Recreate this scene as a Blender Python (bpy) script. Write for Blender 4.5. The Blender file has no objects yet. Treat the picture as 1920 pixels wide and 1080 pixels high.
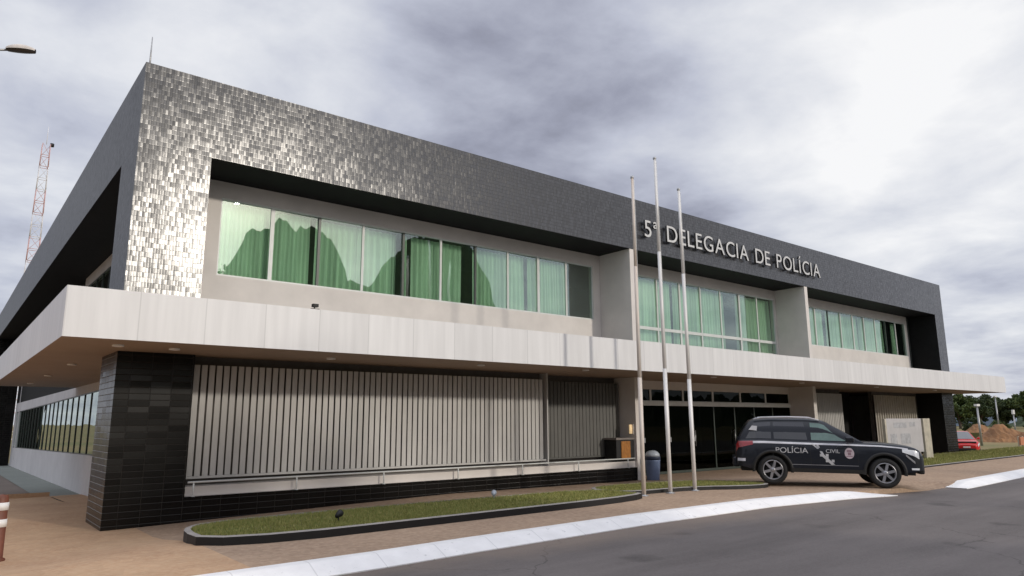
import bpy, bmesh, math, random
import numpy as np
from mathutils import Vector, Matrix
random.seed(7); RNG = np.random.default_rng(11)
scene = bpy.context.scene
COL = scene.collection

# ------------------------------------------------------------------ camera
f_px = 1321.77
AX = Vector((0.78006, -0.11224, -0.61556)); AY = Vector((-0.62568, -0.14889, -0.76574)); AZ = Vector((-0.00571, 0.98246, -0.18637))
cam_data = bpy.data.cameras.new("camera"); cam = bpy.data.objects.new("camera", cam_data); COL.objects.link(cam)
rot = Matrix((AX, AY, AZ)).to_quaternion().to_matrix()
cam.matrix_world = Matrix.Translation((0, 0, 1.82)) @ rot.to_4x4()
cam_data.sensor_width = 36.0; cam_data.lens = 36.0 * f_px / 1920.0
cam_data.clip_start = 0.1; cam_data.clip_end = 6000
scene.camera = cam

# ------------------------------------------------------------------ world, sun, exposure
SUN_AZ = 17.0      # degrees to the right of -Y
SUN_EL = 18.0
scene.view_settings.view_transform = 'Standard'; scene.view_settings.look = 'None'
scene.view_settings.exposure = 0.0; scene.view_settings.gamma = 1.0
scene.view_settings.use_curve_mapping = False
world = bpy.data.worlds.new("World"); scene.world = world; world.use_nodes = True
wt = world.node_tree; wt.nodes.clear()
def wn(t, **kw):
    n = wt.nodes.new(t)
    for k, v in kw.items(): setattr(n, k, v)
    return n
def wmath(op, a, b=None, c=None, clamp=False):
    n = wn('ShaderNodeMath', operation=op); n.use_clamp = clamp
    for i, v in enumerate((a, b, c)):
        if v is None: continue
        if isinstance(v, (int, float)): n.inputs[i].default_value = v
        else: wt.links.new(v, n.inputs[i])
    return n.outputs[0]
wout = wn('ShaderNodeOutputWorld'); wbg = wn('ShaderNodeBackground'); wt.links.new(wbg.outputs[0], wout.inputs[0])
tc = wn('ShaderNodeTexCoord'); nrm = wn('ShaderNodeVectorMath', operation='NORMALIZE'); wt.links.new(tc.outputs['Generated'], nrm.inputs[0])
D = nrm.outputs[0]
sep = wn('ShaderNodeSeparateXYZ'); wt.links.new(D, sep.inputs[0])
zc_ = wmath('MAXIMUM', sep.outputs[2], 0.0)
zp = wmath('ADD', zc_, 0.16)
comb = wn('ShaderNodeCombineXYZ')
wt.links.new(wmath('DIVIDE', sep.outputs[0], zp), comb.inputs[0]); wt.links.new(wmath('DIVIDE', sep.outputs[1], zp), comb.inputs[1])
def wnoise(scale, detail, rough, dist, off):
    m = wn('ShaderNodeVectorMath', operation='ADD'); wt.links.new(comb.outputs[0], m.inputs[0]); m.inputs[1].default_value = off
    n = wn('ShaderNodeTexNoise'); wt.links.new(m.outputs[0], n.inputs['Vector'])
    n.inputs['Scale'].default_value = scale; n.inputs['Detail'].default_value = detail
    n.inputs['Roughness'].default_value = rough; n.inputs['Distortion'].default_value = dist
    return n.outputs[0]
n1 = wnoise(0.75, 7, 0.52, 0.15, (3.1, 1.7, 0.0))
n2 = wnoise(2.4, 7, 0.55, 0.15, (9.3, 4.2, 2.0))
# cloud masses and dark patches added for the window reflections: (direction, inner cos angle deg, outer deg, amount)
blobs = [((0.56, 0.72, 0.41), 2, 15, -0.15), ((0.43, 0.83, 0.35), 1, 12, -0.10), ((0.68, 0.63, 0.36), 1, 11, -0.12), ((0.78, 0.54, 0.28), 1, 10, -0.05),
         ((0.80, 0.44, 0.39), 1, 10, 0.16), ((0.87, 0.34, 0.38), 1, 15, 0.22), ((0.90, 0.24, 0.35), 1, 10, 0.12), ((0.76, 0.42, 0.48), 1, 10, -0.07),
         ((0.95, 0.29, 0.11), 2, 18, 0.04), ((0.345, -0.90, 0.29), 2, 7, -0.38), ((0.52, -0.81, 0.26), 2, 6.5, -0.34),  # last pair: unseen dark patches, added to darken the window reflections
         ((0.06, 0.92, 0.39), 2, 16, 0.14), ((0.05, 0.97, 0.22), 1, 12, -0.04), ((0.02, 0.99, 0.08), 1, 8, 0.12), ((0.33, 0.80, 0.50), 2, 16, 0.12)]
V = wmath('MULTIPLY_ADD', n1, 0.40, 0.40)
V = wmath('ADD', V, wmath('MULTIPLY_ADD', n2, 0.95, -0.475))
for c, a, b, amt in blobs:
    dn = wn('ShaderNodeVectorMath', operation='DOT_PRODUCT'); wt.links.new(D, dn.inputs[0]); dn.inputs[1].default_value = Vector(c).normalized()
    mr = wn('ShaderNodeMapRange', interpolation_type='SMOOTHSTEP'); wt.links.new(dn.outputs['Value'], mr.inputs[0])
    mr.inputs[1].default_value = math.cos(math.radians(b)); mr.inputs[2].default_value = math.cos(math.radians(a))
    mr.inputs[3].default_value = 0; mr.inputs[4].default_value = amt
    V = wmath('ADD', V, mr.outputs[0])
V = wmath('MAXIMUM', V, 0.20)
ramp = wn('ShaderNodeValToRGB'); wt.links.new(V, ramp.inputs[0])
cr = ramp.color_ramp; cr.elements[0].position = 0.2; cr.elements[0].color = (0.21, 0.215, 0.27, 1)
cr.elements[1].position = 1.0; cr.elements[1].color = (0.99, 0.99, 1.0, 1)
for p, c in ((0.36, (0.355, 0.37, 0.46, 1)), (0.55, (0.55, 0.575, 0.675, 1)), (0.75, (0.75, 0.77, 0.83, 1))):
    e = cr.elements.new(p); e.color = c
# veiled glow of the low sun behind the photographer; wide spot added beside it to brighten the pier
sdir = Vector((math.sin(math.radians(SUN_AZ)) * math.cos(math.radians(SUN_EL)), -math.cos(math.radians(SUN_AZ)) * math.cos(math.radians(SUN_EL)), math.sin(math.radians(SUN_EL))))
dn = wn('ShaderNodeVectorMath', operation='DOT_PRODUCT'); wt.links.new(D, dn.inputs[0]); dn.inputs[1].default_value = Vector((0.12, -0.95, 0.26)).normalized()
glow = wn('ShaderNodeMapRange', interpolation_type='SMOOTHSTEP'); wt.links.new(dn.outputs['Value'], glow.inputs[0])
glow.inputs[1].default_value = math.cos(math.radians(24)); glow.inputs[2].default_value = math.cos(math.radians(3)); glow.inputs[4].default_value = 1.0
dn2 = wn('ShaderNodeVectorMath', operation='DOT_PRODUCT'); wt.links.new(D, dn2.inputs[0]); dn2.inputs[1].default_value = Vector((0.25, -0.91, 0.33)).normalized()
g2 = wn('ShaderNodeMapRange', interpolation_type='SMOOTHSTEP'); wt.links.new(dn2.outputs['Value'], g2.inputs[0])
g2.inputs[1].default_value = math.cos(math.radians(7)); g2.inputs[2].default_value = math.cos(math.radians(1)); g2.inputs[4].default_value = 1.3
gsum = wmath('ADD', glow.outputs[0], g2.outputs[0])
gcol = wn('ShaderNodeMix', data_type='RGBA', blend_type='ADD'); gcol.inputs[0].default_value = 1
gs = wn('ShaderNodeVectorMath', operation='SCALE'); gs.inputs[0].default_value = (1.0, 0.90, 0.74); wt.links.new(gsum, gs.inputs['Scale'])
wt.links.new(ramp.outputs[0], gcol.inputs[6]); wt.links.new(gs.outputs[0], gcol.inputs[7])
sky = wn('ShaderNodeTexSky', sky_type='NISHITA'); sky.sun_disc = False
sky.sun_elevation = math.radians(SUN_EL); sky.sun_rotation = math.radians(180 - SUN_AZ)
skys = wn('ShaderNodeVectorMath', operation='SCALE'); wt.links.new(sky.outputs[0], skys.inputs[0]); skys.inputs['Scale'].default_value = 0.10
mixs = wn('ShaderNodeMix', data_type='RGBA'); mixs.inputs[0].default_value = 0.93
wt.links.new(skys.outputs[0], mixs.inputs[6]); wt.links.new(gcol.outputs[2], mixs.inputs[7])
wt.links.new(mixs.outputs[2], wbg.inputs[0])
zen = wn('ShaderNodeMapRange', interpolation_type='SMOOTHSTEP'); wt.links.new(sep.outputs[2], zen.inputs[0])   # overcast sky is brightest overhead
zen.inputs[1].default_value = 0.55; zen.inputs[2].default_value = 0.90; zen.inputs[3].default_value = 1.0; zen.inputs[4].default_value = 2.1
wt.links.new(zen.outputs[0], wbg.inputs[1])

sun_d = bpy.data.lights.new("sun", 'SUN'); sun_d.energy = 1.6; sun_d.angle = math.radians(3.0); sun_d.color = (1.0, 0.92, 0.81)
sun = bpy.data.objects.new("sun", sun_d); COL.objects.link(sun)
sun.rotation_mode = 'QUATERNION'; sun.rotation_quaternion = sdir.to_track_quat('Z', 'Y'); sun.location = (10, -20, 30)

# ------------------------------------------------------------------ materials
def nt(name):
    m = bpy.data.materials.new(name); m.use_nodes = True
    t = m.node_tree; b = t.nodes['Principled BSDF']; return m, t, b
def mnode(t, ty, **kw):
    n = t.nodes.new(ty)
    for k, v in kw.items(): setattr(n, k, v)
    return n
def mmath(t, op, a, b=None, c=None):
    n = mnode(t, 'ShaderNodeMath', operation=op)
    for i, v in enumerate((a, b, c)):
        if v is None: continue
        if isinstance(v, (int, float)): n.inputs[i].default_value = v
        else: t.links.new(v, n.inputs[i])
    return n.outputs[0]
def mat(name, col, rough=0.6, spec=0.5, metal=0.0, var=0.12, scale=3.0, bump=0.0, bscale=60.0, col2=None, ior=None, stretch=None, coat=0.0):
    """plain surface with noise variation of colour, roughness and a fine bump, in object space"""
    m, t, b = nt(name)
    tcn = mnode(t, 'ShaderNodeTexCoord'); vec = tcn.outputs['Object']
    if stretch:
        mp = mnode(t, 'ShaderNodeMapping'); mp.inputs['Scale'].default_value = stretch; t.links.new(vec, mp.inputs[0]); vec = mp.outputs[0]
    n = mnode(t, 'ShaderNodeTexNoise'); n.inputs['Scale'].default_value = scale; n.inputs['Detail'].default_value = 6; n.inputs['Roughness'].default_value = 0.6
    t.links.new(vec, n.inputs['Vector'])
    mx = mnode(t, 'ShaderNodeMix', data_type='RGBA')
    c2 = col2 if col2 else tuple(c * (1 - 2 * var) for c in col)
    c1 = col if col2 else tuple(min(1, c * (1 + var)) for c in col)
    mx.inputs[6].default_value = (*c1, 1); mx.inputs[7].default_value = (*c2, 1)
    mr = mnode(t, 'ShaderNodeMapRange'); mr.inputs[1].default_value = 0.3; mr.inputs[2].default_value = 0.7
    t.links.new(n.outputs[0], mr.inputs[0]); t.links.new(mr.outputs[0], mx.inputs[0]); t.links.new(mx.outputs[2], b.inputs['Base Color'])
    b.inputs['Roughness'].default_value = rough; b.inputs['Metallic'].default_value = metal
    b.inputs['Specular IOR Level'].default_value = spec; b.inputs['Coat Weight'].default_value = coat
    if ior: b.inputs['IOR'].default_value = ior
    if bump:
        n2_ = mnode(t, 'ShaderNodeTexNoise'); n2_.inputs['Scale'].default_value = bscale; n2_.inputs['Detail'].default_value = 4
        t.links.new(tcn.outputs['Object'], n2_.inputs['Vector'])
        bp = mnode(t, 'ShaderNodeBump'); bp.inputs['Strength'].default_value = bump; bp.inputs['Distance'].default_value = 0.02
        t.links.new(n2_.outputs[0], bp.inputs['Height']); t.links.new(bp.outputs[0], b.inputs['Normal'])
    return m

def tile_material(name='dark_glazed_tile', base=(0.058, 0.059, 0.064), ior=1.62, jit=0.066, rgh=0.24, uw=0.055, tilt=0.052, jb=0.12, joint=(0.004, 0.004, 0.004), vh=0.11):
    """glazed dark mosaic: every 7.5 x 15 cm tile tilted a little its own way, recessed joints"""
    m, t, b = nt(name)
    tcn = mnode(t, 'ShaderNodeTexCoord'); s = mnode(t, 'ShaderNodeSeparateXYZ'); t.links.new(tcn.outputs['Object'], s.inputs[0])
    u = mmath(t, 'DIVIDE', mmath(t, 'ADD', s.outputs[0], s.outputs[1]), uw); v = mmath(t, 'DIVIDE', s.outputs[2], vh)
    v = mmath(t, 'ADD', v, 200.37); u = mmath(t, 'ADD', u, 1000.3)
    fu = mmath(t, 'FLOOR', u); fv = mmath(t, 'FLOOR', v)
    cb = mnode(t, 'ShaderNodeCombineXYZ'); t.links.new(fu, cb.inputs[0]); t.links.new(fv, cb.inputs[1])
    wnz = mnode(t, 'ShaderNodeTexWhiteNoise', noise_dimensions='2D'); t.links.new(cb.outputs[0], wnz.inputs['Vector'])
    sb = mnode(t, 'ShaderNodeVectorMath', operation='SUBTRACT'); t.links.new(wnz.outputs['Color'], sb.inputs[0]); sb.inputs[1].default_value = (0.5, 0.5, 0.5)
    sc = mnode(t, 'ShaderNodeVectorMath', operation='SCALE'); t.links.new(sb.outputs[0], sc.inputs[0]); sc.inputs['Scale'].default_value = jit
    # joints
    ru = mmath(t, 'FRACT', u); rv = mmath(t, 'FRACT', v)
    du = mmath(t, 'MINIMUM', ru, mmath(t, 'SUBTRACT', 1.0, ru)); dv = mmath(t, 'MULTIPLY', mmath(t, 'MINIMUM', rv, mmath(t, 'SUBTRACT', 1.0, rv)), 2.0)
    du = mmath(t, 'MULTIPLY', du, uw / 0.075)
    d = mmath(t, 'MINIMUM', du, dv)
    mr = mnode(t, 'ShaderNodeMapRange'); t.links.new(d, mr.inputs[0]); mr.inputs[1].default_value = 0.02; mr.inputs[2].default_value = 0.13
    bp = mnode(t, 'ShaderNodeBump'); bp.inputs['Strength'].default_value = jb; bp.inputs['Distance'].default_value = 0.004; t.links.new(mr.outputs[0], bp.inputs['Height'])
    # large slow waviness of the wall
    wv = mnode(t, 'ShaderNodeTexNoise'); wv.inputs['Scale'].default_value = 0.9; wv.inputs['Detail'].default_value = 2; t.links.new(tcn.outputs['Object'], wv.inputs['Vector'])
    ws = mnode(t, 'ShaderNodeVectorMath', operation='SUBTRACT'); t.links.new(wv.outputs['Color'], ws.inputs[0]); ws.inputs[1].default_value = (0.5, 0.5, 0.5)
    wsc = mnode(t, 'ShaderNodeVectorMath', operation='SCALE'); t.links.new(ws.outputs[0], wsc.inputs[0]); wsc.inputs['Scale'].default_value = 0.05
    a0 = mnode(t, 'ShaderNodeVectorMath', operation='ADD'); t.links.new(bp.outputs[0], a0.inputs[0]); a0.inputs[1].default_value = (0, 0, tilt)
    a1 = mnode(t, 'ShaderNodeVectorMath', operation='ADD'); t.links.new(a0.outputs[0], a1.inputs[0]); t.links.new(sc.outputs[0], a1.inputs[1])
    a2 = mnode(t, 'ShaderNodeVectorMath', operation='ADD'); t.links.new(a1.outputs[0], a2.inputs[0]); t.links.new(wsc.outputs[0], a2.inputs[1])
    nn = mnode(t, 'ShaderNodeVectorMath', operation='NORMALIZE'); t.links.new(a2.outputs[0], nn.inputs[0]); t.links.new(nn.outputs[0], b.inputs['Normal'])
    val = mmath(t, 'MULTIPLY_ADD', wnz.outputs['Value'], 0.7, 0.65)
    colm = mnode(t, 'ShaderNodeVectorMath', operation='SCALE'); colm.inputs[0].default_value = base; t.links.new(val, colm.inputs['Scale'])
    jm = mnode(t, 'ShaderNodeMix', data_type='RGBA'); jm.inputs[6].default_value = (*joint, 1); t.links.new(mr.outputs[0], jm.inputs[0]); t.links.new(colm.outputs[0], jm.inputs[7]); t.links.new(jm.outputs[2], b.inputs['Base Color'])
    b.inputs['Roughness'].default_value = rgh; b.inputs['IOR'].default_value = ior
    return m

def glass_material(name, tint, refl, wav=0.25, rough=0.0):
    m = bpy.data.materials.new(name); m.use_nodes = True; t = m.node_tree; t.nodes.clear()
    out = mnode(t, 'ShaderNodeOutputMaterial'); mx = mnode(t, 'ShaderNodeMixShader')
    tr = mnode(t, 'ShaderNodeBsdfTransparent'); tr.inputs[0].default_value = (*tint, 1)
    gl = mnode(t, 'ShaderNodeBsdfAnisotropic'); gl.inputs['Roughness'].default_value = rough; gl.inputs[0].default_value = (0.93, 1.0, 0.96, 1)
    lw = mnode(t, 'ShaderNodeLayerWeight'); lw.inputs[0].default_value = 0.5
    fr5 = mmath(t, 'POWER', lw.outputs['Facing'], 5.0)
    f2 = mmath(t, 'MULTIPLY_ADD', fr5, 0.8 if refl > 0.01 else 0.3, refl + (0.03 if refl > 0.01 else 0.012))
    tcn = mnode(t, 'ShaderNodeTexCoord'); n = mnode(t, 'ShaderNodeTexNoise'); n.inputs['Scale'].default_value = 0.8; n.inputs['Detail'].default_value = 1
    t.links.new(tcn.outputs['Object'], n.inputs['Vector'])
    bp = mnode(t, 'ShaderNodeBump'); bp.inputs['Strength'].default_value = wav; bp.inputs['Distance'].default_value = 0.02; t.links.new(n.outputs[0], bp.inputs['Height'])
    t.links.new(bp.outputs[0], gl.inputs['Normal'])
    t.links.new(f2, mx.inputs[0]); t.links.new(tr.outputs[0], mx.inputs[1]); t.links.new(gl.outputs[0], mx.inputs[2]); t.links.new(mx.outputs[0], out.inputs[0])
    return m

def fascia_material():
    """white metal composite panels with thin joints every 1.15 m along the edge, light streaks of dirt"""
    m, t, b = nt('white_canopy_panel')
    tcn = mnode(t, 'ShaderNodeTexCoord'); s = mnode(t, 'ShaderNodeSeparateXYZ'); t.links.new(tcn.outputs['Object'], s.inputs[0])
    u = mmath(t, 'DIVIDE', mmath(t, 'ADD', s.outputs[0], s.outputs[1]), 1.15); fu = mmath(t, 'FLOOR', u); ru = mmath(t, 'FRACT', u)
    du = mmath(t, 'MINIMUM', ru, mmath(t, 'SUBTRACT', 1.0, ru))
    mr = mnode(t, 'ShaderNodeMapRange'); t.links.new(du, mr.inputs[0]); mr.inputs[1].default_value = 0.006; mr.inputs[2].default_value = 0.012; mr.inputs[3].default_value = 0.82; mr.inputs[4].default_value = 1.0
    wz = mnode(t, 'ShaderNodeTexWhiteNoise', noise_dimensions='1D'); t.links.new(fu, wz.inputs['W'])
    pv = mmath(t, 'MULTIPLY_ADD', wz.outputs[0], 0.07, 0.93)
    mp = mnode(t, 'ShaderNodeMapping'); mp.inputs['Scale'].default_value = (5, 5, 0.4); t.links.new(tcn.outputs['Object'], mp.inputs[0])
    n = mnode(t, 'ShaderNodeTexNoise'); n.inputs['Scale'].default_value = 1.2; n.inputs['Detail'].default_value = 6; t.links.new(mp.outputs[0], n.inputs['Vector'])
    dirt = mmath(t, 'MULTIPLY_ADD', n.outputs[0], -0.30, 1.13)
    k = mmath(t, 'MULTIPLY', mmath(t, 'MULTIPLY', pv, mr.outputs[0]), dirt)
    cs = mnode(t, 'ShaderNodeVectorMath', operation='SCALE'); cs.inputs[0].default_value = (0.74, 0.735, 0.73); t.links.new(k, cs.inputs['Scale'])
    t.links.new(cs.outputs[0], b.inputs['Base Color']); b.inputs['Roughness'].default_value = 0.45
    return m

def ground_material(name, c1, c2, c3, s1, s2, rough=0.9, bump=0.3, spec=0.25, cell=0.0, cellscale=8.0):
    """broad patches, fine grain, optional stone cells"""
    m, t, b = nt(name)
    tcn = mnode(t, 'ShaderNodeTexCoord')
    a = mnode(t, 'ShaderNodeTexNoise'); a.inputs['Scale'].default_value = s1; a.inputs['Detail'].default_value = 8; a.inputs['Roughness'].default_value = 0.62; t.links.new(tcn.outputs['Object'], a.inputs['Vector'])
    g = mnode(t, 'ShaderNodeTexNoise'); g.inputs['Scale'].default_value = s2; g.inputs['Detail'].default_value = 5; g.inputs['Roughness'].default_value = 0.7; t.links.new(tcn.outputs['Object'], g.inputs['Vector'])
    r1 = mnode(t, 'ShaderNodeMapRange'); r1.inputs[1].default_value = 0.36; r1.inputs[2].default_value = 0.64; t.links.new(a.outputs[0], r1.inputs[0])
    r2 = mnode(t, 'ShaderNodeMapRange'); r2.inputs[1].default_value = 0.38; r2.inputs[2].default_value = 0.62; t.links.new(g.outputs[0], r2.inputs[0])
    m1 = mnode(t, 'ShaderNodeMix', data_type='RGBA'); m1.inputs[6].default_value = (*c1, 1); m1.inputs[7].default_value = (*c2, 1); t.links.new(r1.outputs[0], m1.inputs[0])
    m2 = mnode(t, 'ShaderNodeMix', data_type='RGBA'); m2.inputs[7].default_value = (*c3, 1); t.links.new(m1.outputs[2], m2.inputs[6])
    t.links.new(mmath(t, 'MULTIPLY', r2.outputs[0], 0.55), m2.inputs[0])
    last = m2.outputs[2]; hgt = g.outputs[0]
    if cell:
        vo = mnode(t, 'ShaderNodeTexVoronoi'); vo.inputs['Scale'].default_value = cellscale; t.links.new(tcn.outputs['Object'], vo.inputs['Vector'])
        sp = mnode(t, 'ShaderNodeSeparateColor'); t.links.new(vo.outputs['Color'], sp.inputs[0])
        k = mmath(t, 'MULTIPLY_ADD', sp.outputs[0], cell, 1 - cell / 2)
        cs = mnode(t, 'ShaderNodeVectorMath', operation='SCALE'); t.links.new(last, cs.inputs[0]); t.links.new(k, cs.inputs['Scale']); last = cs.outputs[0]
        hgt = mmath(t, 'ADD', hgt, mmath(t, 'MULTIPLY', vo.outputs['Distance'], -0.8))
    t.links.new(last, b.inputs['Base Color'])
    b.inputs['Roughness'].default_value = rough; b.inputs['Specular IOR Level'].default_value = spec
    bp = mnode(t, 'ShaderNodeBump'); bp.inputs['Strength'].default_value = bump; bp.inputs['Distance'].default_value = 0.02; t.links.new(hgt, bp.inputs['Height']); t.links.new(bp.outputs[0], b.inputs['Normal'])
    return m

def leaf_material(name, c1, c2, trans=0.25):
    m, t, b = nt(name)
    gi = mnode(t, 'ShaderNodeNewGeometry')
    mx = mnode(t, 'ShaderNodeMix', data_type='RGBA'); mx.inputs[6].default_value = (*c1, 1); mx.inputs[7].default_value = (*c2, 1)
    t.links.new(gi.outputs['Random Per Island'], mx.inputs[0]); t.links.new(mx.outputs[2], b.inputs['Base Color'])
    b.inputs['Roughness'].default_value = 0.6; b.inputs['Specular IOR Level'].default_value = 0.3
    return m

M = {}
M['tile'] = tile_material()
M['tile_side'] = tile_material('darkened_side_tile', (0.040, 0.041, 0.046), 1.35, 0.09, 0.42)  # same tile as the front, darkened and dulled to cut the side reflections
M['tile_black'] = tile_material('black_base_tile', (0.0045, 0.004, 0.0037), 1.32, 0.06, 0.26, 0.40, 0.0, 0.9, (0.022, 0.020, 0.018), 0.13)
M['black_paint_and_shade'] = mat('matte_black_paint_and_shade', (0.010, 0.010, 0.010), 0.75, spec=0.2)  # black paint; also carries the shade on the upper side wall
M['roof'] = mat('roof_membrane', (0.25, 0.25, 0.25), 0.9)
M['fascia'] = fascia_material()
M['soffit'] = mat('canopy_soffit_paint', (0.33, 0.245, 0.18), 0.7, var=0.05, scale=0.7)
M['beige'] = mat('beige_wall_paint', (0.69, 0.65, 0.61), 0.8, var=0.05, scale=1.1, bump=0.05)
M['white_wall'] = mat('white_wall_paint', (0.70, 0.68, 0.67), 0.8, var=0.05, scale=0.9, bump=0.05)
M['slat'] = mat('painted_metal_slat', (0.52, 0.51, 0.49), 0.5, var=0.08, scale=2.0, stretch=(1, 1, 0.3))
M['slat_dark'] = mat('darker_slat', (0.09, 0.088, 0.08), 0.5, var=0.08, scale=2.0)  # set-back slats get a darker base colour
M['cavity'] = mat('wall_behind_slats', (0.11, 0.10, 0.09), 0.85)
M['corrugated'] = mat('corrugated_cladding_paint', (0.50, 0.47, 0.41), 0.55, var=0.06, scale=1.5)
M['frame'] = mat('white_window_frame', (0.66, 0.68, 0.66), 0.4, var=0.04)
M['frame_dark'] = mat('dark_window_frame', (0.05, 0.065, 0.055), 0.4)
M['glass'] = glass_material('green_reflective_glass', (0.875, 0.975, 0.915), 0.17)
M['glass_dark'] = glass_material('dark_entrance_glass', (0.16, 0.21, 0.18), 0.0, 0.15)
M['glass_side'] = glass_material('dark_green_side_glass', (0.16, 0.40, 0.33), 0.20, wav=0.5)
M['curtain'] = mat('green_curtain_cloth', (0.66, 0.76, 0.62), 0.9, var=0.18, scale=1.6, stretch=(6, 1, 0.15))
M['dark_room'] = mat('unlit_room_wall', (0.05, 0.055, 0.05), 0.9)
M['steel'] = mat('steel_flagpole_paint', (0.82, 0.80, 0.77), 0.38, spec=0.6, var=0.12, scale=1.3, stretch=(1, 1, 0.5))
M['rust'] = mat('rust_stained_pole_paint', (0.72, 0.69, 0.65), 0.5, scale=0.9, col2=(0.62, 0.49, 0.38), stretch=(1, 1, 0.45))
M['galv'] = mat('galvanised_metal', (0.42, 0.42, 0.42), 0.4, metal=0.6)
M['letter'] = mat('brushed_steel_letter', (0.62, 0.62, 0.61), 0.4, metal=0.15, var=0.05)
M['letter_side'] = mat('letter_side_metal', (0.05, 0.05, 0.05), 0.5)
M['asphalt'] = ground_material('asphalt', (0.150, 0.130, 0.122), (0.120, 0.104, 0.098), (0.175, 0.156, 0.146), 0.35, 28, rough=0.85, bump=0.35, spec=0.3)
M['kerb_white'] = mat('white_painted_kerb', (0.86, 0.84, 0.82), 0.6, var=0.05, scale=2.2, bump=0.1, bscale=25)
def weather_kerb(m):
    t = m.node_tree; b = t.nodes['Principled BSDF']; src = b.inputs['Base Color'].links[0].from_socket
    tcn = mnode(t, 'ShaderNodeTexCoord'); s_ = mnode(t, 'ShaderNodeSeparateXYZ'); t.links.new(tcn.outputs['Object'], s_.inputs[0])
    fr = mmath(t, 'FRACT', mmath(t, 'ADD', s_.outputs[0], 100.0)); d = mmath(t, 'MINIMUM', fr, mmath(t, 'SUBTRACT', 1.0, fr))
    j = mnode(t, 'ShaderNodeMapRange'); j.inputs[1].default_value = 0.004; j.inputs[2].default_value = 0.014; j.inputs[3].default_value = 0.80; t.links.new(d, j.inputs[0])
    n = mnode(t, 'ShaderNodeTexNoise'); n.inputs['Scale'].default_value = 7; n.inputs['Detail'].default_value = 8; n.inputs['Roughness'].default_value = 0.7; t.links.new(tcn.outputs['Object'], n.inputs['Vector'])
    c = mnode(t, 'ShaderNodeMapRange'); c.inputs[1].default_value = 0.62; c.inputs[2].default_value = 0.66; c.inputs[3].default_value = 1.0; c.inputs[4].default_value = 0.7; t.links.new(n.outputs[0], c.inputs[0])
    cs = mnode(t, 'ShaderNodeVectorMath', operation='SCALE'); t.links.new(src, cs.inputs[0]); t.links.new(mmath(t, 'MULTIPLY', j.outputs[0], c.outputs[0]), cs.inputs['Scale']); t.links.new(cs.outputs[0], b.inputs['Base Color'])
weather_kerb(M['kerb_white'])
def weather_asphalt(m):
    t = m.node_tree; b = t.nodes['Principled BSDF']; src = b.inputs['Base Color'].links[0].from_socket
    tcn = mnode(t, 'ShaderNodeTexCoord')
    wob = mnode(t, 'ShaderNodeTexNoise'); wob.inputs['Scale'].default_value = 1.1; wob.inputs['Detail'].default_value = 5; t.links.new(tcn.outputs['Object'], wob.inputs['Vector'])
    ws = mnode(t, 'ShaderNodeVectorMath', operation='SCALE'); t.links.new(wob.outputs['Color'], ws.inputs[0]); ws.inputs['Scale'].default_value = 1.3
    ad = mnode(t, 'ShaderNodeVectorMath', operation='ADD'); t.links.new(tcn.outputs['Object'], ad.inputs[0]); t.links.new(ws.outputs[0], ad.inputs[1])
    vo = mnode(t, 'ShaderNodeTexVoronoi', feature='DISTANCE_TO_EDGE'); vo.inputs['Scale'].default_value = 0.16; t.links.new(ad.outputs[0], vo.inputs['Vector'])
    r = mnode(t, 'ShaderNodeMapRange'); r.inputs[1].default_value = 0.0008; r.inputs[2].default_value = 0.0035; r.inputs[3].default_value = 0.62; t.links.new(vo.outputs['Distance'], r.inputs[0])
    mp = mnode(t, 'ShaderNodeMapping'); mp.inputs['Scale'].default_value = (0.10, 0.75, 1); mp.inputs['Rotation'].default_value = (0, 0, -0.12); t.links.new(tcn.outputs['Object'], mp.inputs[0])
    n = mnode(t, 'ShaderNodeTexNoise'); n.inputs['Scale'].default_value = 1.0; n.inputs['Detail'].default_value = 7; n.inputs['Roughness'].default_value = 0.65; t.links.new(mp.outputs[0], n.inputs['Vector'])
    w = mnode(t, 'ShaderNodeMapRange'); w.inputs[1].default_value = 0.32; w.inputs[2].default_value = 0.68; w.inputs[3].default_value = 0.78; w.inputs[4].default_value = 1.2; t.links.new(n.outputs[0], w.inputs[0])
    sp = mnode(t, 'ShaderNodeTexNoise'); sp.inputs['Scale'].default_value = 0.9; sp.inputs['Detail'].default_value = 2; t.links.new(tcn.outputs['Object'], sp.inputs['Vector'])
    o = mnode(t, 'ShaderNodeMapRange'); o.inputs[1].default_value = 0.66; o.inputs[2].default_value = 0.76; o.inputs[3].default_value = 1.0; o.inputs[4].default_value = 0.7; t.links.new(sp.outputs[0], o.inputs[0])
    k = mmath(t, 'MULTIPLY', mmath(t, 'MULTIPLY', r.outputs[0], w.outputs[0]), o.outputs[0])
    cs = mnode(t, 'ShaderNodeVectorMath', operation='SCALE'); t.links.new(src, cs.inputs[0]); t.links.new(k, cs.inputs['Scale'])
    # sand washed against the kerb
    sy = mnode(t, 'ShaderNodeSeparateXYZ'); t.links.new(ad.outputs[0], sy.inputs[0])
    sd_ = mnode(t, 'ShaderNodeMapRange', interpolation_type='SMOOTHSTEP'); sd_.inputs[1].default_value = 8.6; sd_.inputs[2].default_value = 9.9; sd_.inputs[4].default_value = 0.55; t.links.new(sy.outputs[1], sd_.inputs[0])
    sm = mnode(t, 'ShaderNodeMix', data_type='RGBA'); sm.inputs[7].default_value = (0.26, 0.20, 0.155, 1); t.links.new(sd_.outputs[0], sm.inputs[0]); t.links.new(cs.outputs[0], sm.inputs[6]); t.links.new(sm.outputs[2], b.inputs['Base Color'])
weather_asphalt(M['asphalt'])
M['sidewalk'] = ground_material('brown_pebble_pavement', (0.38, 0.265, 0.18), (0.30, 0.205, 0.14), (0.47, 0.35, 0.25), 0.5, 9, bump=0.25, cell=0.20, cellscale=14)
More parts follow.
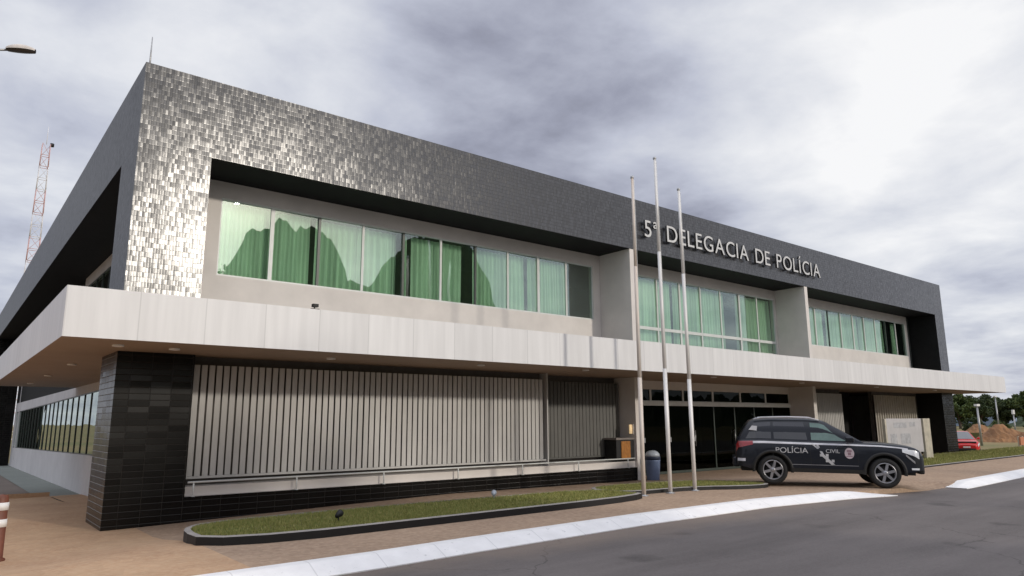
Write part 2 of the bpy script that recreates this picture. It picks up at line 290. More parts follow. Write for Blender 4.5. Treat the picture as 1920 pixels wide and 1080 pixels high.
M['dusty'] = ground_material('dusty_orange_pavement', (0.52, 0.335, 0.20), (0.40, 0.235, 0.135), (0.56, 0.40, 0.26), 0.45, 12, bump=0.2, cell=0.10, cellscale=5)
M['path'] = ground_material('pale_green_concrete_path', (0.27, 0.29, 0.26), (0.22, 0.24, 0.22), (0.31, 0.32, 0.29), 0.7, 15)
M['kerb_top'] = mat('worn_concrete_kerb_top', (0.34, 0.31, 0.28), 0.8, scale=4, bump=0.2)
M['kerb_black'] = mat('black_painted_kerb_side', (0.006, 0.0055, 0.0055), 0.6, scale=3)
M['soil'] = ground_material('planting_soil', (0.16, 0.10, 0.06), (0.10, 0.12, 0.04), (0.13, 0.14, 0.05), 1.5, 20)
M['field'] = ground_material('dry_grass_field', (0.26, 0.20, 0.09), (0.16, 0.165, 0.06), (0.22, 0.14, 0.08), 0.05, 1.5)
M['dirt'] = ground_material('orange_dirt', (0.36, 0.18, 0.08), (0.17, 0.085, 0.045), (0.28, 0.17, 0.09), 0.6, 3, bump=0.8)
M['grass_blade'] = leaf_material('grass_blade', (0.18, 0.22, 0.05), (0.38, 0.34, 0.12))
M['leaf_dark'] = leaf_material('dark_tree_leaf', (0.028, 0.045, 0.018), (0.075, 0.10, 0.035))
M['leaf_mid'] = leaf_material('mid_tree_leaf', (0.045, 0.075, 0.02), (0.11, 0.14, 0.04))
M['bark'] = mat('tree_bark', (0.12, 0.09, 0.07), 0.9, bump=0.5, bscale=12)
M['white_paint'] = mat('white_paint', (0.75, 0.74, 0.72), 0.5, var=0.04)
M['hazed_red'] = mat('hazed_red_mast_paint', (0.66, 0.42, 0.40), 0.5)  # red paint with distance haze mixed into its colour
M['pale_mast'] = mat('white_mast_paint', (0.78, 0.76, 0.76), 0.5)

# ------------------------------------------------------------------ mesh helpers
def world_off(p):
    v = Vector((0, 0, 0))
    while p is not None: v += p.location; p = p.parent
    return v
class MB:
    """collects faces with material slots; build() links them as one mesh object"""
    def __init__(s): s.v = []; s.f = []; s.m = []; s.sm = []
    def face(s, pts, mi=0, smooth=False):
        n = len(s.v); s.v.extend([tuple(p) for p in pts]); s.f.append(tuple(range(n, n + len(pts)))); s.m.append(mi); s.sm.append(smooth)
    def box(s, x0, x1, y0, y1, z0, z1, mi=0, top=None, bot=None, nx=None, px=None, ny=None, py=None, skip=''):
        P = [(x0, y0, z0), (x1, y0, z0), (x1, y1, z0), (x0, y1, z0), (x0, y0, z1), (x1, y0, z1), (x1, y1, z1), (x0, y1, z1)]
        n = len(s.v); s.v.extend(P)
        for key, q, o in (('b', (3, 2, 1, 0), bot), ('t', (4, 5, 6, 7), top), ('s', (0, 1, 5, 4), ny), ('n', (2, 3, 7, 6), py), ('w', (3, 0, 4, 7), nx), ('e', (1, 2, 6, 5), px)):
            if key in skip: continue
            s.f.append(tuple(n + i for i in q)); s.m.append(mi if o is None else o); s.sm.append(False)
    def obox(s, c, ax, ay, az, hx, hy, hz, mi=0):
        """oriented box: centre, unit axes, half sizes"""
        c = Vector(c); ax = Vector(ax) * hx; ay = Vector(ay) * hy; az = Vector(az) * hz
        P = [c - ax - ay - az, c + ax - ay - az, c + ax + ay - az, c - ax + ay - az, c - ax - ay + az, c + ax - ay + az, c + ax + ay + az, c - ax + ay + az]
        n = len(s.v); s.v.extend([tuple(p) for p in P])
        for q in ((3, 2, 1, 0), (4, 5, 6, 7), (0, 1, 5, 4), (2, 3, 7, 6), (3, 0, 4, 7), (1, 2, 6, 5)):
            s.f.append(tuple(n + i for i in q)); s.m.append(mi); s.sm.append(False)
    def tube(s, pts, rad, n=12, mi=0, caps=True, smooth=True):
        """tapering tube through points"""
        pts = [Vector(p) for p in pts]; rr = rad if isinstance(rad, (list, tuple)) else [rad] * len(pts)
        base = len(s.v)
        for i, p in enumerate(pts):
            d = (pts[min(i + 1, len(pts) - 1)] - pts[max(i - 1, 0)]).normalized()
            a = d.cross(Vector((0, 0, 1)) if abs(d.z) < 0.9 else Vector((1, 0, 0))).normalized(); b = d.cross(a)
            for k in range(n):
                t = 2 * math.pi * k / n; s.v.append(tuple(p + (a * math.cos(t) + b * math.sin(t)) * rr[i]))
        for i in range(len(pts) - 1):
            for k in range(n):
                k2 = (k + 1) % n
                s.f.append((base + i * n + k, base + i * n + k2, base + (i + 1) * n + k2, base + (i + 1) * n + k)); s.m.append(mi); s.sm.append(smooth)
        if caps:
            s.f.append(tuple(base + k for k in reversed(range(n)))); s.m.append(mi); s.sm.append(False)
            e = base + (len(pts) - 1) * n
            s.f.append(tuple(e + k for k in range(n))); s.m.append(mi); s.sm.append(False)
    def lathe(s, c, axis, prof, n=24, mi=0, mis=None):
        """profile [(dist along axis, radius)] around axis through c"""
        c = Vector(c); d = Vector(axis).normalized(); a = d.cross(Vector((0, 0, 1)) if abs(d.z) < 0.9 else Vector((1, 0, 0))).normalized(); b = d.cross(a)
        base = len(s.v)
        for (h, r) in prof:
            for k in range(n):
                t = 2 * math.pi * k / n; s.v.append(tuple(c + d * h + (a * math.cos(t) + b * math.sin(t)) * r))
        for i in range(len(prof) - 1):
            for k in range(n):
                k2 = (k + 1) % n
                s.f.append((base + i * n + k, base + i * n + k2, base + (i + 1) * n + k2, base + (i + 1) * n + k)); s.m.append(mis[i] if mis else mi); s.sm.append(True)
    def grid(s, rows, mi=0, smooth=True, closed=False):
        base = len(s.v); w = len(rows[0])
        for r in rows: s.v.extend([tuple(p) for p in r])
        for i in range(len(rows) - 1):
            for k in range(w - (0 if closed else 1)):
                k2 = (k + 1) % w
                s.f.append((base + i * w + k, base + i * w + k2, base + (i + 1) * w + k2, base + (i + 1) * w + k)); s.m.append(mi); s.sm.append(smooth)
    def prism(s, poly, z0, z1, mi=0, top=None, zf=None):
        """extrude a ccw xy polygon; side faces mi, top face slot `top`"""
        n = len(poly); base = len(s.v)
        for (x, y) in poly: s.v.append((x, y, z0 + (zf(x, y) if zf else 0)))
        for (x, y) in poly: s.v.append((x, y, z1 + (zf(x, y) if zf else 0)))
        for k in range(n):
            k2 = (k + 1) % n; s.f.append((base + k, base + k2, base + n + k2, base + n + k)); s.m.append(mi); s.sm.append(False)
        s.f.append(tuple(base + n + k for k in range(n))); s.m.append(mi if top is None else top); s.sm.append(False)
        s.f.append(tuple(base + k for k in reversed(range(n)))); s.m.append(mi); s.sm.append(False)
    def build(s, name, mats, parent=None, local=False, bevel=0.0, fixn=False):
        me = bpy.data.meshes.new(name)
        off = Vector((0, 0, 0)) if (local or parent is None) else world_off(parent)
        me.from_pydata([(v[0] - off.x, v[1] - off.y, v[2] - off.z) for v in s.v], [], s.f)
        for mm in (mats if isinstance(mats, (list, tuple)) else [mats]): me.materials.append(M[mm] if isinstance(mm, str) else mm)
        me.polygons.foreach_set('material_index', s.m); me.polygons.foreach_set('use_smooth', s.sm)
        if fixn:
            bm = bmesh.new(); bm.from_mesh(me); bmesh.ops.remove_doubles(bm, verts=bm.verts, dist=1e-4); bmesh.ops.recalc_face_normals(bm, faces=bm.faces); bm.to_mesh(me); bm.free()
        me.update()
        o = bpy.data.objects.new(name, me); COL.objects.link(o)
        if parent is not None: o.parent = parent
        if bevel:
            b = o.modifiers.new('bevel', 'BEVEL'); b.width = bevel; b.segments = 2; b.limit_method = 'ANGLE'
        return o
def tag(o, label=None, cat=None, group=None, kind=None):
    if label: o['label'] = label
    if cat: o['category'] = cat
    if group: o['group'] = group
    if kind: o['kind'] = kind
    return o
def empty(name, loc, label, cat, group=None, rz=0.0):
    o = bpy.data.objects.new(name, None); o.empty_display_size = 0.3; COL.objects.link(o); o.location = loc; o.rotation_euler = (0, 0, rz)
    return tag(o, label, cat, group)
def sstep(a, b, x):
    t = max(0.0, min(1.0, (x - a) / (b - a))); return t * t * (3 - 2 * t)
def interp(x, xs, ys): return float(np.interp(x, xs, ys))
def one_box(name, m, parent, *a, **k):
    b = MB(); b.box(*a, **k); return b.build(name, m, parent)

# ------------------------------------------------------------------ ground
def gz(x, y):
    """pavement height: level by the kerb, falling towards the building and its left corner"""
    cx = interp(x, [-10, 3, 7, 11, 18, 46, 60], [1.0, 0.98, 0.6, 0.28, 0.52, 0.48, 0.45])
    y0 = interp(x, [-2, 3, 6], [9.0, 11.6, 13.0])
    z = -0.25 * cx * sstep(y0, y0 + 3.2, y)
    if x < 4.4: z -= 0.40 * sstep(18.5, 30, y)
    return z
ROAD = -0.12
kx = [-30, -3, 1, 3, 5, 6.6, 10.9, 15, 18, 19.4, 21.5, 23.3, 27, 31.3, 45, 80]
ky = [8.6, 9.1, 9.30, 9.40, 9.45, 9.58, 9.80, 9.80, 9.42, 9.05, 8.62, 8.60, 8.80, 9.03, 9.6, 10.5]
def kerb_back(x): return interp(x, kx, ky)
g = MB(); g.grid([[(x, y, -1.35 if (x <= 20 and y >= 30) else -0.42) for y in (-3000, 17, 30, 4000)] for x in (-3000, 20, 42, 4000)][::-1], smooth=False)
tag(g.build('ground', 'field'), kind='structure')
# road: the asphalt plane in front of the kerb, wide
r = MB(); r.prism([(-60, -9), (150, -9), (150, 13), (60, 10.4), (45, 9.9), (31.3, 9.3), (23.3, 9.0), (19.6, 9.4), (15, 10.0), (5, 9.8), (-60, 9.0)], -0.4, ROAD)
tag(r.build('road', 'asphalt'), kind='structure')
# pavement: grid that follows the kerb, ramps down to the road at the driveway gap
def pave(x0, x1, step, yback, name, m, dz=0.0, yfront=None):
    xs = np.arange(x0, x1 + 1e-6, step); rows = []
    for x in xs:
        yf = yfront if yfront is not None else kerb_back(x) - 0.02; yb = yback(x); row = []
        n = 26
        for k in range(n + 1):
            y = yf + (yb - yf) * (k / n) ** 1.25
            z = gz(x, y) + dz
            ramp = sstep(20.5, 21.3, x) * (1 - sstep(22.9, 23.5, x))
            z += (ROAD + 0.006) * ramp * (1 - sstep(0, 1.3, y - yf))
            row.append((x, y, z))
        row = [(x, yf, -0.5)] + row + [(x, yb, -0.5)]
        rows.append(row)
    b = MB(); b.grid(rows[::-1], smooth=False)
    return tag(b.build(name, m), kind='structure')
pave(3.36, 80, 0.4, lambda x: 18.4 if x < 46.5 else 17.0, 'sidewalk', 'sidewalk')
pave(-12.0, 3.36, 0.48, lambda x: 30.0, 'sidewalk', 'dusty')
b = MB(); b.grid([[(3.361, 18.2, gz(3.36, 18.2) - .0), (3.361, 22, gz(3.36, 22)), (3.361, 26, gz(3.36, 26)), (3.361, 30, gz(3.36, 30))], [(4.6, 18.2, gz(3.36, 18.2)), (4.6, 22, gz(3.36, 22)), (4.6, 26, gz(3.36, 26)), (4.6, 30, gz(3.36, 30))]][::-1]); tag(b.build('sidewalk', 'dusty'), kind='structure')
b = MB(); b.grid([[(3.0, 30.02, -.655), (3.0, 75, -1.15)], [(4.6, 30.02, -.655), (4.6, 75, -1.15)]][::-1]); tag(b.build('path', 'path'), kind='structure')
b = MB(); b.grid([[(-40, 30.02, -.66), (-40, 75, -1.16)], [(2.99, 30.02, -.66), (2.99, 75, -1.16)]][::-1]); tag(b.build('parking_lot', 'asphalt'), kind='structure')

# unseen ridge behind the photographer, added as a dark treeline mirrored in the left windows
az_ = [-75, -40, 0, 11, 14, 15.6, 16.6, 17.6, 20, 23.2, 24.4, 25.6, 27, 28.2, 30, 34, 36, 38, 42, 50, 75, 100]
el_ = [2, 3, 3, 4, 6.5, 9.5, 12.2, 14.2, 15.2, 15.1, 13.6, 11.2, 10.6, 12.4, 14.4, 15.3, 13.6, 8, 3.5, 2, 1.5, 1]
rows = []
for a in np.arange(-75, 100.1, 0.35):
    e = interp(a, az_, el_) + 0.22 * math.sin(a * 2.9) + 0.16 * math.sin(a * 7.3 + 1) + 0.10 * RNG.uniform(-1, 1)
    ar = math.radians(a); row = []
    for rr, k in ((250, 0), (300, .42), (335, .8), (352, 1.0), (380, .85), (440, .4), (500, 0)):
        h = 1.82 + 352 * math.tan(math.radians(max(.4, e))); jit_ = RNG.uniform(-2, 2) if 0 < k < 1 else 0
        row.append((rr * math.sin(ar), 35.7 - rr * math.cos(ar), -0.6 if k == 0 else h * k + jit_))
    rows.append(row)
M['ridge_cover'] = ground_material('added_ridge_cover', (0.030, 0.050, 0.020), (0.055, 0.075, 0.028), (0.020, 0.030, 0.014), 0.06, 0.5, bump=1.0)
b = MB(); b.grid(rows, smooth=False); tag(b.build('added_ridge', 'ridge_cover'), kind='structure')

# white painted kerbs by the road
def kerb_run(xs, w, label, taper=True):
    b = MB(); rows = []
    for x in xs:
        e = min(1.0, (x - xs[0]) / 1.0, (xs[-1] - x) / 1.2) if taper else 1
        e = max(0.02, e) if taper else 1
        yb = kerb_back(x); zt = ROAD + 0.012 + (0.015 - ROAD) * e; yf = yb - w
        rows.append([(x, yb, -0.3), (x, yb, zt), (x, yf + 0.24, zt), (x, yf + 0.20, zt - 0.008 * e), (x, yf - 0.10, ROAD + 0.014), (x, yf - 0.10, -0.3)])
    b.grid(rows, smooth=False)
    return tag(b.build('white_kerb', 'kerb_white'), label, 'kerb')
kerb_run(list(np.arange(-14, 19.7, 0.35)), 0.40, 'long white painted kerb along the road, ending in front of the black SUV')
kerb_run(list(np.arange(22.9, 78, 0.5)), 0.46, 'white painted kerb at the right, beyond the driveway ramp')

# ------------------------------------------------------------------ planted islands
def smooth_closed(pts, it=2):
    for _ in range(it):
        q = []
        for i in range(len(pts)):
            a = pts[i]; c = pts[(i + 1) % len(pts)]
            q += [(a[0] * .75 + c[0] * .25, a[1] * .75 + c[1] * .25), (a[0] * .25 + c[0] * .75, a[1] * .25 + c[1] * .75)]
        pts = q
    return pts
def inset(pts, d):
    c = (sum(p[0] for p in pts) / len(pts), sum(p[1] for p in pts) / len(pts)); out = []
    n = len(pts)
    for i in range(n):
        a = Vector(pts[i - 1]); b = Vector(pts[(i + 1) % n]); t = (b - a).normalized(); out.append((pts[i][0] - t.y * d, pts[i][1] + t.x * d))
    return out
def in_poly(x, y, poly):
    inside = np.zeros(x.shape, bool); n = len(poly)
    for i in range(n):
        x1, y1 = poly[i]; x2, y2 = poly[(i + 1) % n]
        c = ((y1 > y) != (y2 > y)) & (x < (x2 - x1) * (y - y1) / (y2 - y1 + 1e-12) + x1); inside ^= c
    return inside
def island(pts, label, h, lab_grass, nblades, hb=0.05, thin=0.0):
    outer = smooth_closed(pts); inner = inset(outer, 0.10)
    b = MB(); n = len(outer); base = len(b.v)
    for (x, y) in outer: b.v.append((x, y, min(gz(x, y), 0) - 0.1))
    for (x, y) in outer: b.v.append((x, y, h - 0.012))
    for (x, y) in inner: b.v.append((x, y, h))
    for (x, y) in inner: b.v.append((x, y, h - 0.12))
    for k in range(n):
        k2 = (k + 1) % n
        for lvl, mi in ((0, 1), (1, 0), (2, 0)):
            b.f.append((lvl * n + k, lvl * n + k2, (lvl + 1) * n + k2, (lvl + 1) * n + k)); b.m.append(mi); b.sm.append(False)
    kb = b.build('island_kerb', ['kerb_top', 'kerb_black']); tag(kb, label, 'kerb')
    s = MB(); s.v = [(x, y, h - 0.035) for (x, y) in inner]; s.f = [tuple(range(n))]; s.m = [0]; s.sm = [False]
    tag(s.build('soil', 'soil'), kind='structure')
    xs = np.array([p[0] for p in inner]); ys = np.array([p[1] for p in inner])
    px = RNG.uniform(xs.min(), xs.max(), nblades * 2); py = RNG.uniform(ys.min(), ys.max(), nblades * 2)
    # patchy cover
    dens = 0.62 + 0.38 * np.sin(px * 1.7 + 1.3 * np.sin(py * 3.1)) * np.sin(py * 4.3 + px * 0.6)
    ok = in_poly(px, py, inner) & (RNG.uniform(0, 1, px.size) < np.clip(dens + thin, 0.12, 1))
    px = px[ok][:nblades]; py = py[ok][:nblades]; N = px.size
    ang = RNG.uniform(0, 2 * np.pi, N); hh = hb * RNG.uniform(0.5, 1.3, N); w = 0.006 + 0.006 * RNG.uniform(0, 1, N)
    lean = RNG.uniform(0, 0.6, N) * hh; la = RNG.uniform(0, 2 * np.pi, N)
    V = np.zeros((N, 3, 3)); z0 = h - 0.036
    V[:, 0] = np.stack([px - np.cos(ang) * w, py - np.sin(ang) * w, np.full(N, z0)], 1)
    V[:, 1] = np.stack([px + np.cos(ang) * w, py + np.sin(ang) * w, np.full(N, z0)], 1)
    V[:, 2] = np.stack([px + np.cos(la) * lean, py + np.sin(la) * lean, z0 + hh], 1)
    me = bpy.data.meshes.new('grass'); me.from_pydata(V.reshape(-1, 3).tolist(), [], np.arange(N * 3).reshape(-1, 3).tolist()); me.materials.append(M['grass_blade'])
    o = bpy.data.objects.new('grass', me); COL.objects.link(o); tag(o, lab_grass, 'grass', kind='stuff')
island([(3.3, 11.15), (8, 11.25), (13.3, 11.42), (13.5, 12.2), (13.3, 13.4), (8, 13.6), (4.1, 13.6), (3.25, 12.9)],
       'dark painted kerb around the long lawn strip at the left, in front of the slatted wall', 0.135, 'short lawn in the long strip in front of the slatted wall', 42000)
island([(13.3, 12.35), (15.9, 12.2), (17.2, 11.35), (18.3, 11.2), (18.6, 12.2), (17.6, 13.8), (13.6, 14.2)],
       'dark kerb around the small lawn bed between the flagpoles and the black SUV', 0.10, 'patchy lawn in the small bed behind the flagpoles', 22000)
island([(25.5, 11.6), (32, 11.9), (60, 12.6), (75, 13.0), (75, 16.4), (46.6, 15.8), (30, 15.2), (25.5, 14.6)],
       'low kerb around the lawn at the right, beyond the black SUV', 0.06, 'lawn at the right below the end of the building', 60000, hb=0.09, thin=0.3)

# ------------------------------------------------------------------ the police station
X0, X1, Y0, YB = 2.74, 46.05, 16.34, 64.6
ZS, ZC, ZO, ZT = 3.30, 4.19, 7.84, 9.73       # soffit, canopy top, opening head, parapet top
W = 17.85                                     # recessed window wall plane
station = empty('police_station', (X0, Y0, -0.25), 'two storey police station with dark tiled upper frame, white canopy and green glass', 'building')
# dark tiled frame: deep top band (roof box), corner piers
b = MB(); b.box(X0, X1, Y0, YB, ZO, ZT, 0, top=1, bot=2, nx=3)
b.build('tiled_frieze', ['tile', 'roof', 'black_paint_and_shade', 'tile_side'], station)
def pier(x0, x1, y0, y1, z0, z1, name='tiled_pier', px=2, nx=0, py=2, ny=0):
    q = MB(); q.box(x0, x1, y0, y1, z0, z1, 0, px=px, nx=nx, py=py, ny=ny, top=2, bot=2); q.build(name, ['tile' if z0 > 1 else 'tile_black', 'roof', 'black_paint_and_shade', 'tile_side'], station)
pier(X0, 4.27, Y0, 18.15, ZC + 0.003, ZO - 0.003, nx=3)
pier(44.87, X1, Y0, 18.15, ZC + 0.003, ZO - 0.003, px=0, nx=2)
pier(X0, 4.25, Y0, 18.10, -0.6, ZS - 0.003, px=0, py=0)
pier(44.5, X1, Y0, 18.10, -0.6, ZS - 0.003, px=0, nx=2)
pier(X0, 4.27, 62.01, 64.0, -1.4, ZO - 0.003)
# canopy slab
b = MB(); b.box(1.50, 47.70, 14.12, 34.0, ZS, ZC, 0, top=1, bot=2)
canopy = b.build('canopy', ['fascia', 'roof', 'soffit'], station)
for (lx, ly) in ((2.53, 15.1), (2.47, 20.6), (2.50, 25.8), (2.50, 31.0), (3.55, 15.2), (6.98, 15.4), (11.0, 15.0), (14.6, 14.75), (20.7, 14.7), (27.0, 15.0), (33.5, 15.0), (40, 15.0)):
    q = MB(); q.lathe((lx, ly, ZS - 0.002), (0, 0, -1), [(0, 0.10), (0.03, 0.105), (0.034, 0.085), (0.02, 0.075), (0.012, 0.0)], 20); q.build('downlight', 'white_paint', canopy)
# upper window wall, front: three stretches between fins
def wall_with_hole(x0, x1, z0, z1, hx0, hx1, hz0, hz1, y, th=0.22, name='window_wall', m='beige', parent=station):
    q = MB()
    q.box(x0, hx0, y, y + th, z0, z1); q.box(hx1, x1, y, y + th, z0, z1)
    if hz0 > z0 + 0.01: q.box(hx0, hx1, y, y + th, z0, hz0)
    q.box(hx0, hx1, y, y + th, hz1, z1)
    return q.build(name, m, parent)
z0w, z1w = ZC + 0.003, ZO - 0.003
wall_with_hole(4.274, 18.50, z0w, z1w, 4.98, 18.16, 5.42, 7.42, W)
wall_with_hole(18.76, 30.30, z0w, z1w, 18.95, 30.20, 4.80, 7.42, W)
wall_with_hole(30.56, 44.60, z0w, z1w, 31.35, 44.40, 5.46, 7.42, W)
for (a, c) in ((18.502, 18.758), (30.302, 30.558)):
    one_box('wall_fin', 'beige', station, a, c, Y0 + 0.01, W + 0.3, z0w, z1w)
    one_box('wall_fin', 'beige', station, a, c, Y0 + 0.01, 18.1, -0.4, ZS - 0.003)
# upper rooms behind the glass
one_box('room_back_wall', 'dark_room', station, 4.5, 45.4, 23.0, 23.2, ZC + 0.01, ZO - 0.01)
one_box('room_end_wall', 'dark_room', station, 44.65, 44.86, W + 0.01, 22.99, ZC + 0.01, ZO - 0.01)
def window_run(x0, x1, z0, z1, n, y, glass, transom=None, darks=(), wide=(), fm='frame'):
    st = (x1 - x0) / n
    for i in range(n):
        a = x0 + i * st; c = a + st; q = MB(); t = 0.035; d0, d1 = y + 0.03, y + 0.09
        q.box(a + 0.001, c - 0.001, d0, d1, z1 - 0.045, z1 - 0.001); q.box(a + 0.001, c - 0.001, d0, d1, z0 + 0.001, z0 + 0.045)
        wl = t * (1.9 if i in wide else 1.0)
        q.box(a + 0.001, a + wl, d0, d1, z0 + 0.0455, z1 - 0.0455, 1 if i in darks else 0)
        q.box(c - t, c - 0.001, d0, d1, z0 + 0.0455, z1 - 0.0455, 1 if (i + 1) in darks else 0)
        if transom: q.box(a + wl + 0.0005, c - t - 0.0005, d0 - 0.01, d1, transom - 0.06, transom + 0.06)
        w = q.build('window', [fm, 'frame_dark'], station)
        pn = MB(); yy = y + 0.055 + (0.018 if i % 2 else 0)
        if transom:
            pn.box(a + wl + .001, c - t - .001, yy, yy + 0.006, z0 + .047, transom - .062); pn.box(a + wl + .001, c - t - .001, yy, yy + 0.006, transom + .062, z1 - .047)
        else: pn.box(a + wl + .001, c - t - .001, yy, yy + 0.006, z0 + .047, z1 - .047)
        pn.build('pane', glass, w)
window_run(4.98, 18.16, 5.42, 7.42, 10, W, 'glass', darks=(2, 4, 6), wide=(1, 8))
window_run(18.95, 30.20, 4.80, 7.42, 8, W, 'glass', transom=5.36, darks=(), wide=(3, 6))
window_run(31.35, 44.40, 5.46, 7.42, 10, W, 'glass', darks=(3, 8), wide=(2, 5))
# left side facade, upper: recessed wall and windows (run along Y)
b = MB()
SX = 4.25
b.box(SX, SX + 0.2, 18.154, 33.98, z0w, 5.42); b.box(SX, SX + 0.2, 18.154, 33.98, 7.42, z1w); b.box(SX, SX + 0.2, 18.154, 19.0, 5.42, 7.42)
b.build('side_window_wall', 'beige', station)
def side_windows(x, y0, y1, z0, z1, n, glass):
    st = (y1 - y0) / n
    for i in range(n):
        a = y0 + i * st; c = a + st; q = MB(); d0, d1 = x + 0.02, x + 0.08
        q.box(d0, d1, a + .001, c - .001, z1 - 0.04, z1 - .001); q.box(d0, d1, a + .001, c - .001, z0 + .001, z0 + 0.04)
        q.box(d0, d1, a + .001, a + 0.035, z0 + 0.041, z1 - 0.041)
        w = q.build('window', 'frame_dark', station)
        p = MB(); p.box(x + 0.05, x + 0.056, a + 0.036, c - 0.001, z0 + 0.042, z1 - 0.042); p.build('pane', glass, w)
side_windows(SX, 19.0, 33.95, 5.42, 7.42, 11, 'glass')
# ground floor: white side wall with a long window band, following the ground that falls towards the rear
SW = 4.32; YE = 62.0
def zt_(y): return 2.95 - .0100 * (y - 34)
def zs_(y): return 0.74 - .0150 * (y - 29)
def strip(q, ya, yb, lo, hi, x0=SW, x1=SW + .2):
    def L(f, y): return f(y) if callable(f) else f
    P = [(x0, ya, L(lo, ya)), (x0, yb, L(lo, yb)), (x0, yb, L(hi, yb)), (x0, ya, L(hi, ya))]; Q = [(x1, p[1], p[2]) for p in P]
    q.face(P[::-1]); q.face(Q); q.face([P[0], P[1], Q[1], Q[0]]); q.face([P[2], P[3], Q[3], Q[2]]); q.face([P[1], P[2], Q[2], Q[1]]); q.face([P[3], P[0], Q[0], Q[3]])
b = MB(); strip(b, 18.104, YE, -1.4, zs_); strip(b, 18.104, YE, zt_, ZS - .003); strip(b, 18.104, 19.4, zs_, zt_); strip(b, 60.9, YE, zs_, zt_)
b.build('side_wall', 'white_wall', station)
b = MB(); strip(b, 34.01, YE, ZS + .40, ZO - .01); strip(b, 34.01, YE, ZS, ZS + .397, SW - .003, SW + .203); b.build('upper_side_wall', 'black_paint_and_shade', station)  # shade on this wall put in as black colour
n = 27; st = (60.9 - 19.4) / n
for i in range(n):
    a = 19.4 + i * st + .001; c = 19.4 + (i + 1) * st - .001; q = MB()
    strip(q, a, c, lambda y: zt_(y) - .04, lambda y: zt_(y) - .002, SW + .02, SW + .08); strip(q, a, c, lambda y: zs_(y) + .002, lambda y: zs_(y) + .04, SW + .02, SW + .08)
    strip(q, a, a + .04, lambda y: zs_(y) + .041, lambda y: zt_(y) - .041, SW + .02, SW + .08)
    w = q.build('window', 'frame_dark', station)
    q = MB(); strip(q, a + .041, c, lambda y: zs_(y) + .042, lambda y: zt_(y) - .042, SW + .05, SW + .056); q.build('pane', 'glass_side', w)
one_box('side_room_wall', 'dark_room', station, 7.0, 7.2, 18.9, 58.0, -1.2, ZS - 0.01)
# plinth with black tile, beige ledge
PL0, PL1 = 4.252, 18.50
b = MB(); b.box(PL0, PL1, Y0 + 0.02, 18.6, -0.6, 0.30, 0, top=1)
b.build('tiled_plinth', ['tile_black', 'beige'], station)
b = MB(); b.box(PL0, PL1, Y0 + 0.10, 18.6, 0.303, 0.50); b.build('wall_ledge', 'beige', station)
# slatted screens
def slats(x0, x1, y, z0, z1, pitch, wd, th, ang, name, m, label=None):
    q = MB(); n = int((x1 - x0) / pitch); ca, sa = math.cos(math.radians(ang)), math.sin(math.radians(ang))
    for i in range(n):
        cx = x0 + (i + 0.5) * pitch
        aj = math.radians(ang + random.uniform(-3.5, 3.5)); ca, sa = math.cos(aj), math.sin(aj); cx += random.uniform(-.003, .003)
        q.obox((cx, y, (z0 + z1) / 2), (ca, sa, 0), (-sa, ca, 0), (0, 0, 1), wd / 2, th / 2, (z1 - z0) / 2)
    q.box(x0, x1, y - 0.03, y + 0.05, z0 - 0.05, z0 - 0.003)
    o = q.build(name, m, station)
    if label: o['label'] = label
slats(4.30, 14.62, 16.60, 0.70, 3.10, 0.160, 0.116, 0.022, -4, 'slat_screen', 'slat', 'pale grey vertical slats, partly in low sunlight')
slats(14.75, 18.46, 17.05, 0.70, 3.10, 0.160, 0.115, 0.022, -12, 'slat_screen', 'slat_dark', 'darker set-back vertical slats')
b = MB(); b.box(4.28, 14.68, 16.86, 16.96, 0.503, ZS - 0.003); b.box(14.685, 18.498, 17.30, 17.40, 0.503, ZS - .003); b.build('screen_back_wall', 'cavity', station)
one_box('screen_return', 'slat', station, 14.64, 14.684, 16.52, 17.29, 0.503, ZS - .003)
# rail in front of the ledge
b = MB(); b.tube([(4.28, 16.28, 0.60), (18.30, 16.28, 0.60)], 0.021, 10)
for i in range(7): b.tube([(4.4 + i * 2.26, 16.28, 0.305 if i else 0.305), (4.4 + i * 2.26, 16.28, 0.60)], 0.018, 8)
for i in range(7): b.box(4.37 + i * 2.26, 4.43 + i * 2.26, 16.25, 16.40, 0.304, 0.318)
b.build('low_rail', 'frame', station)
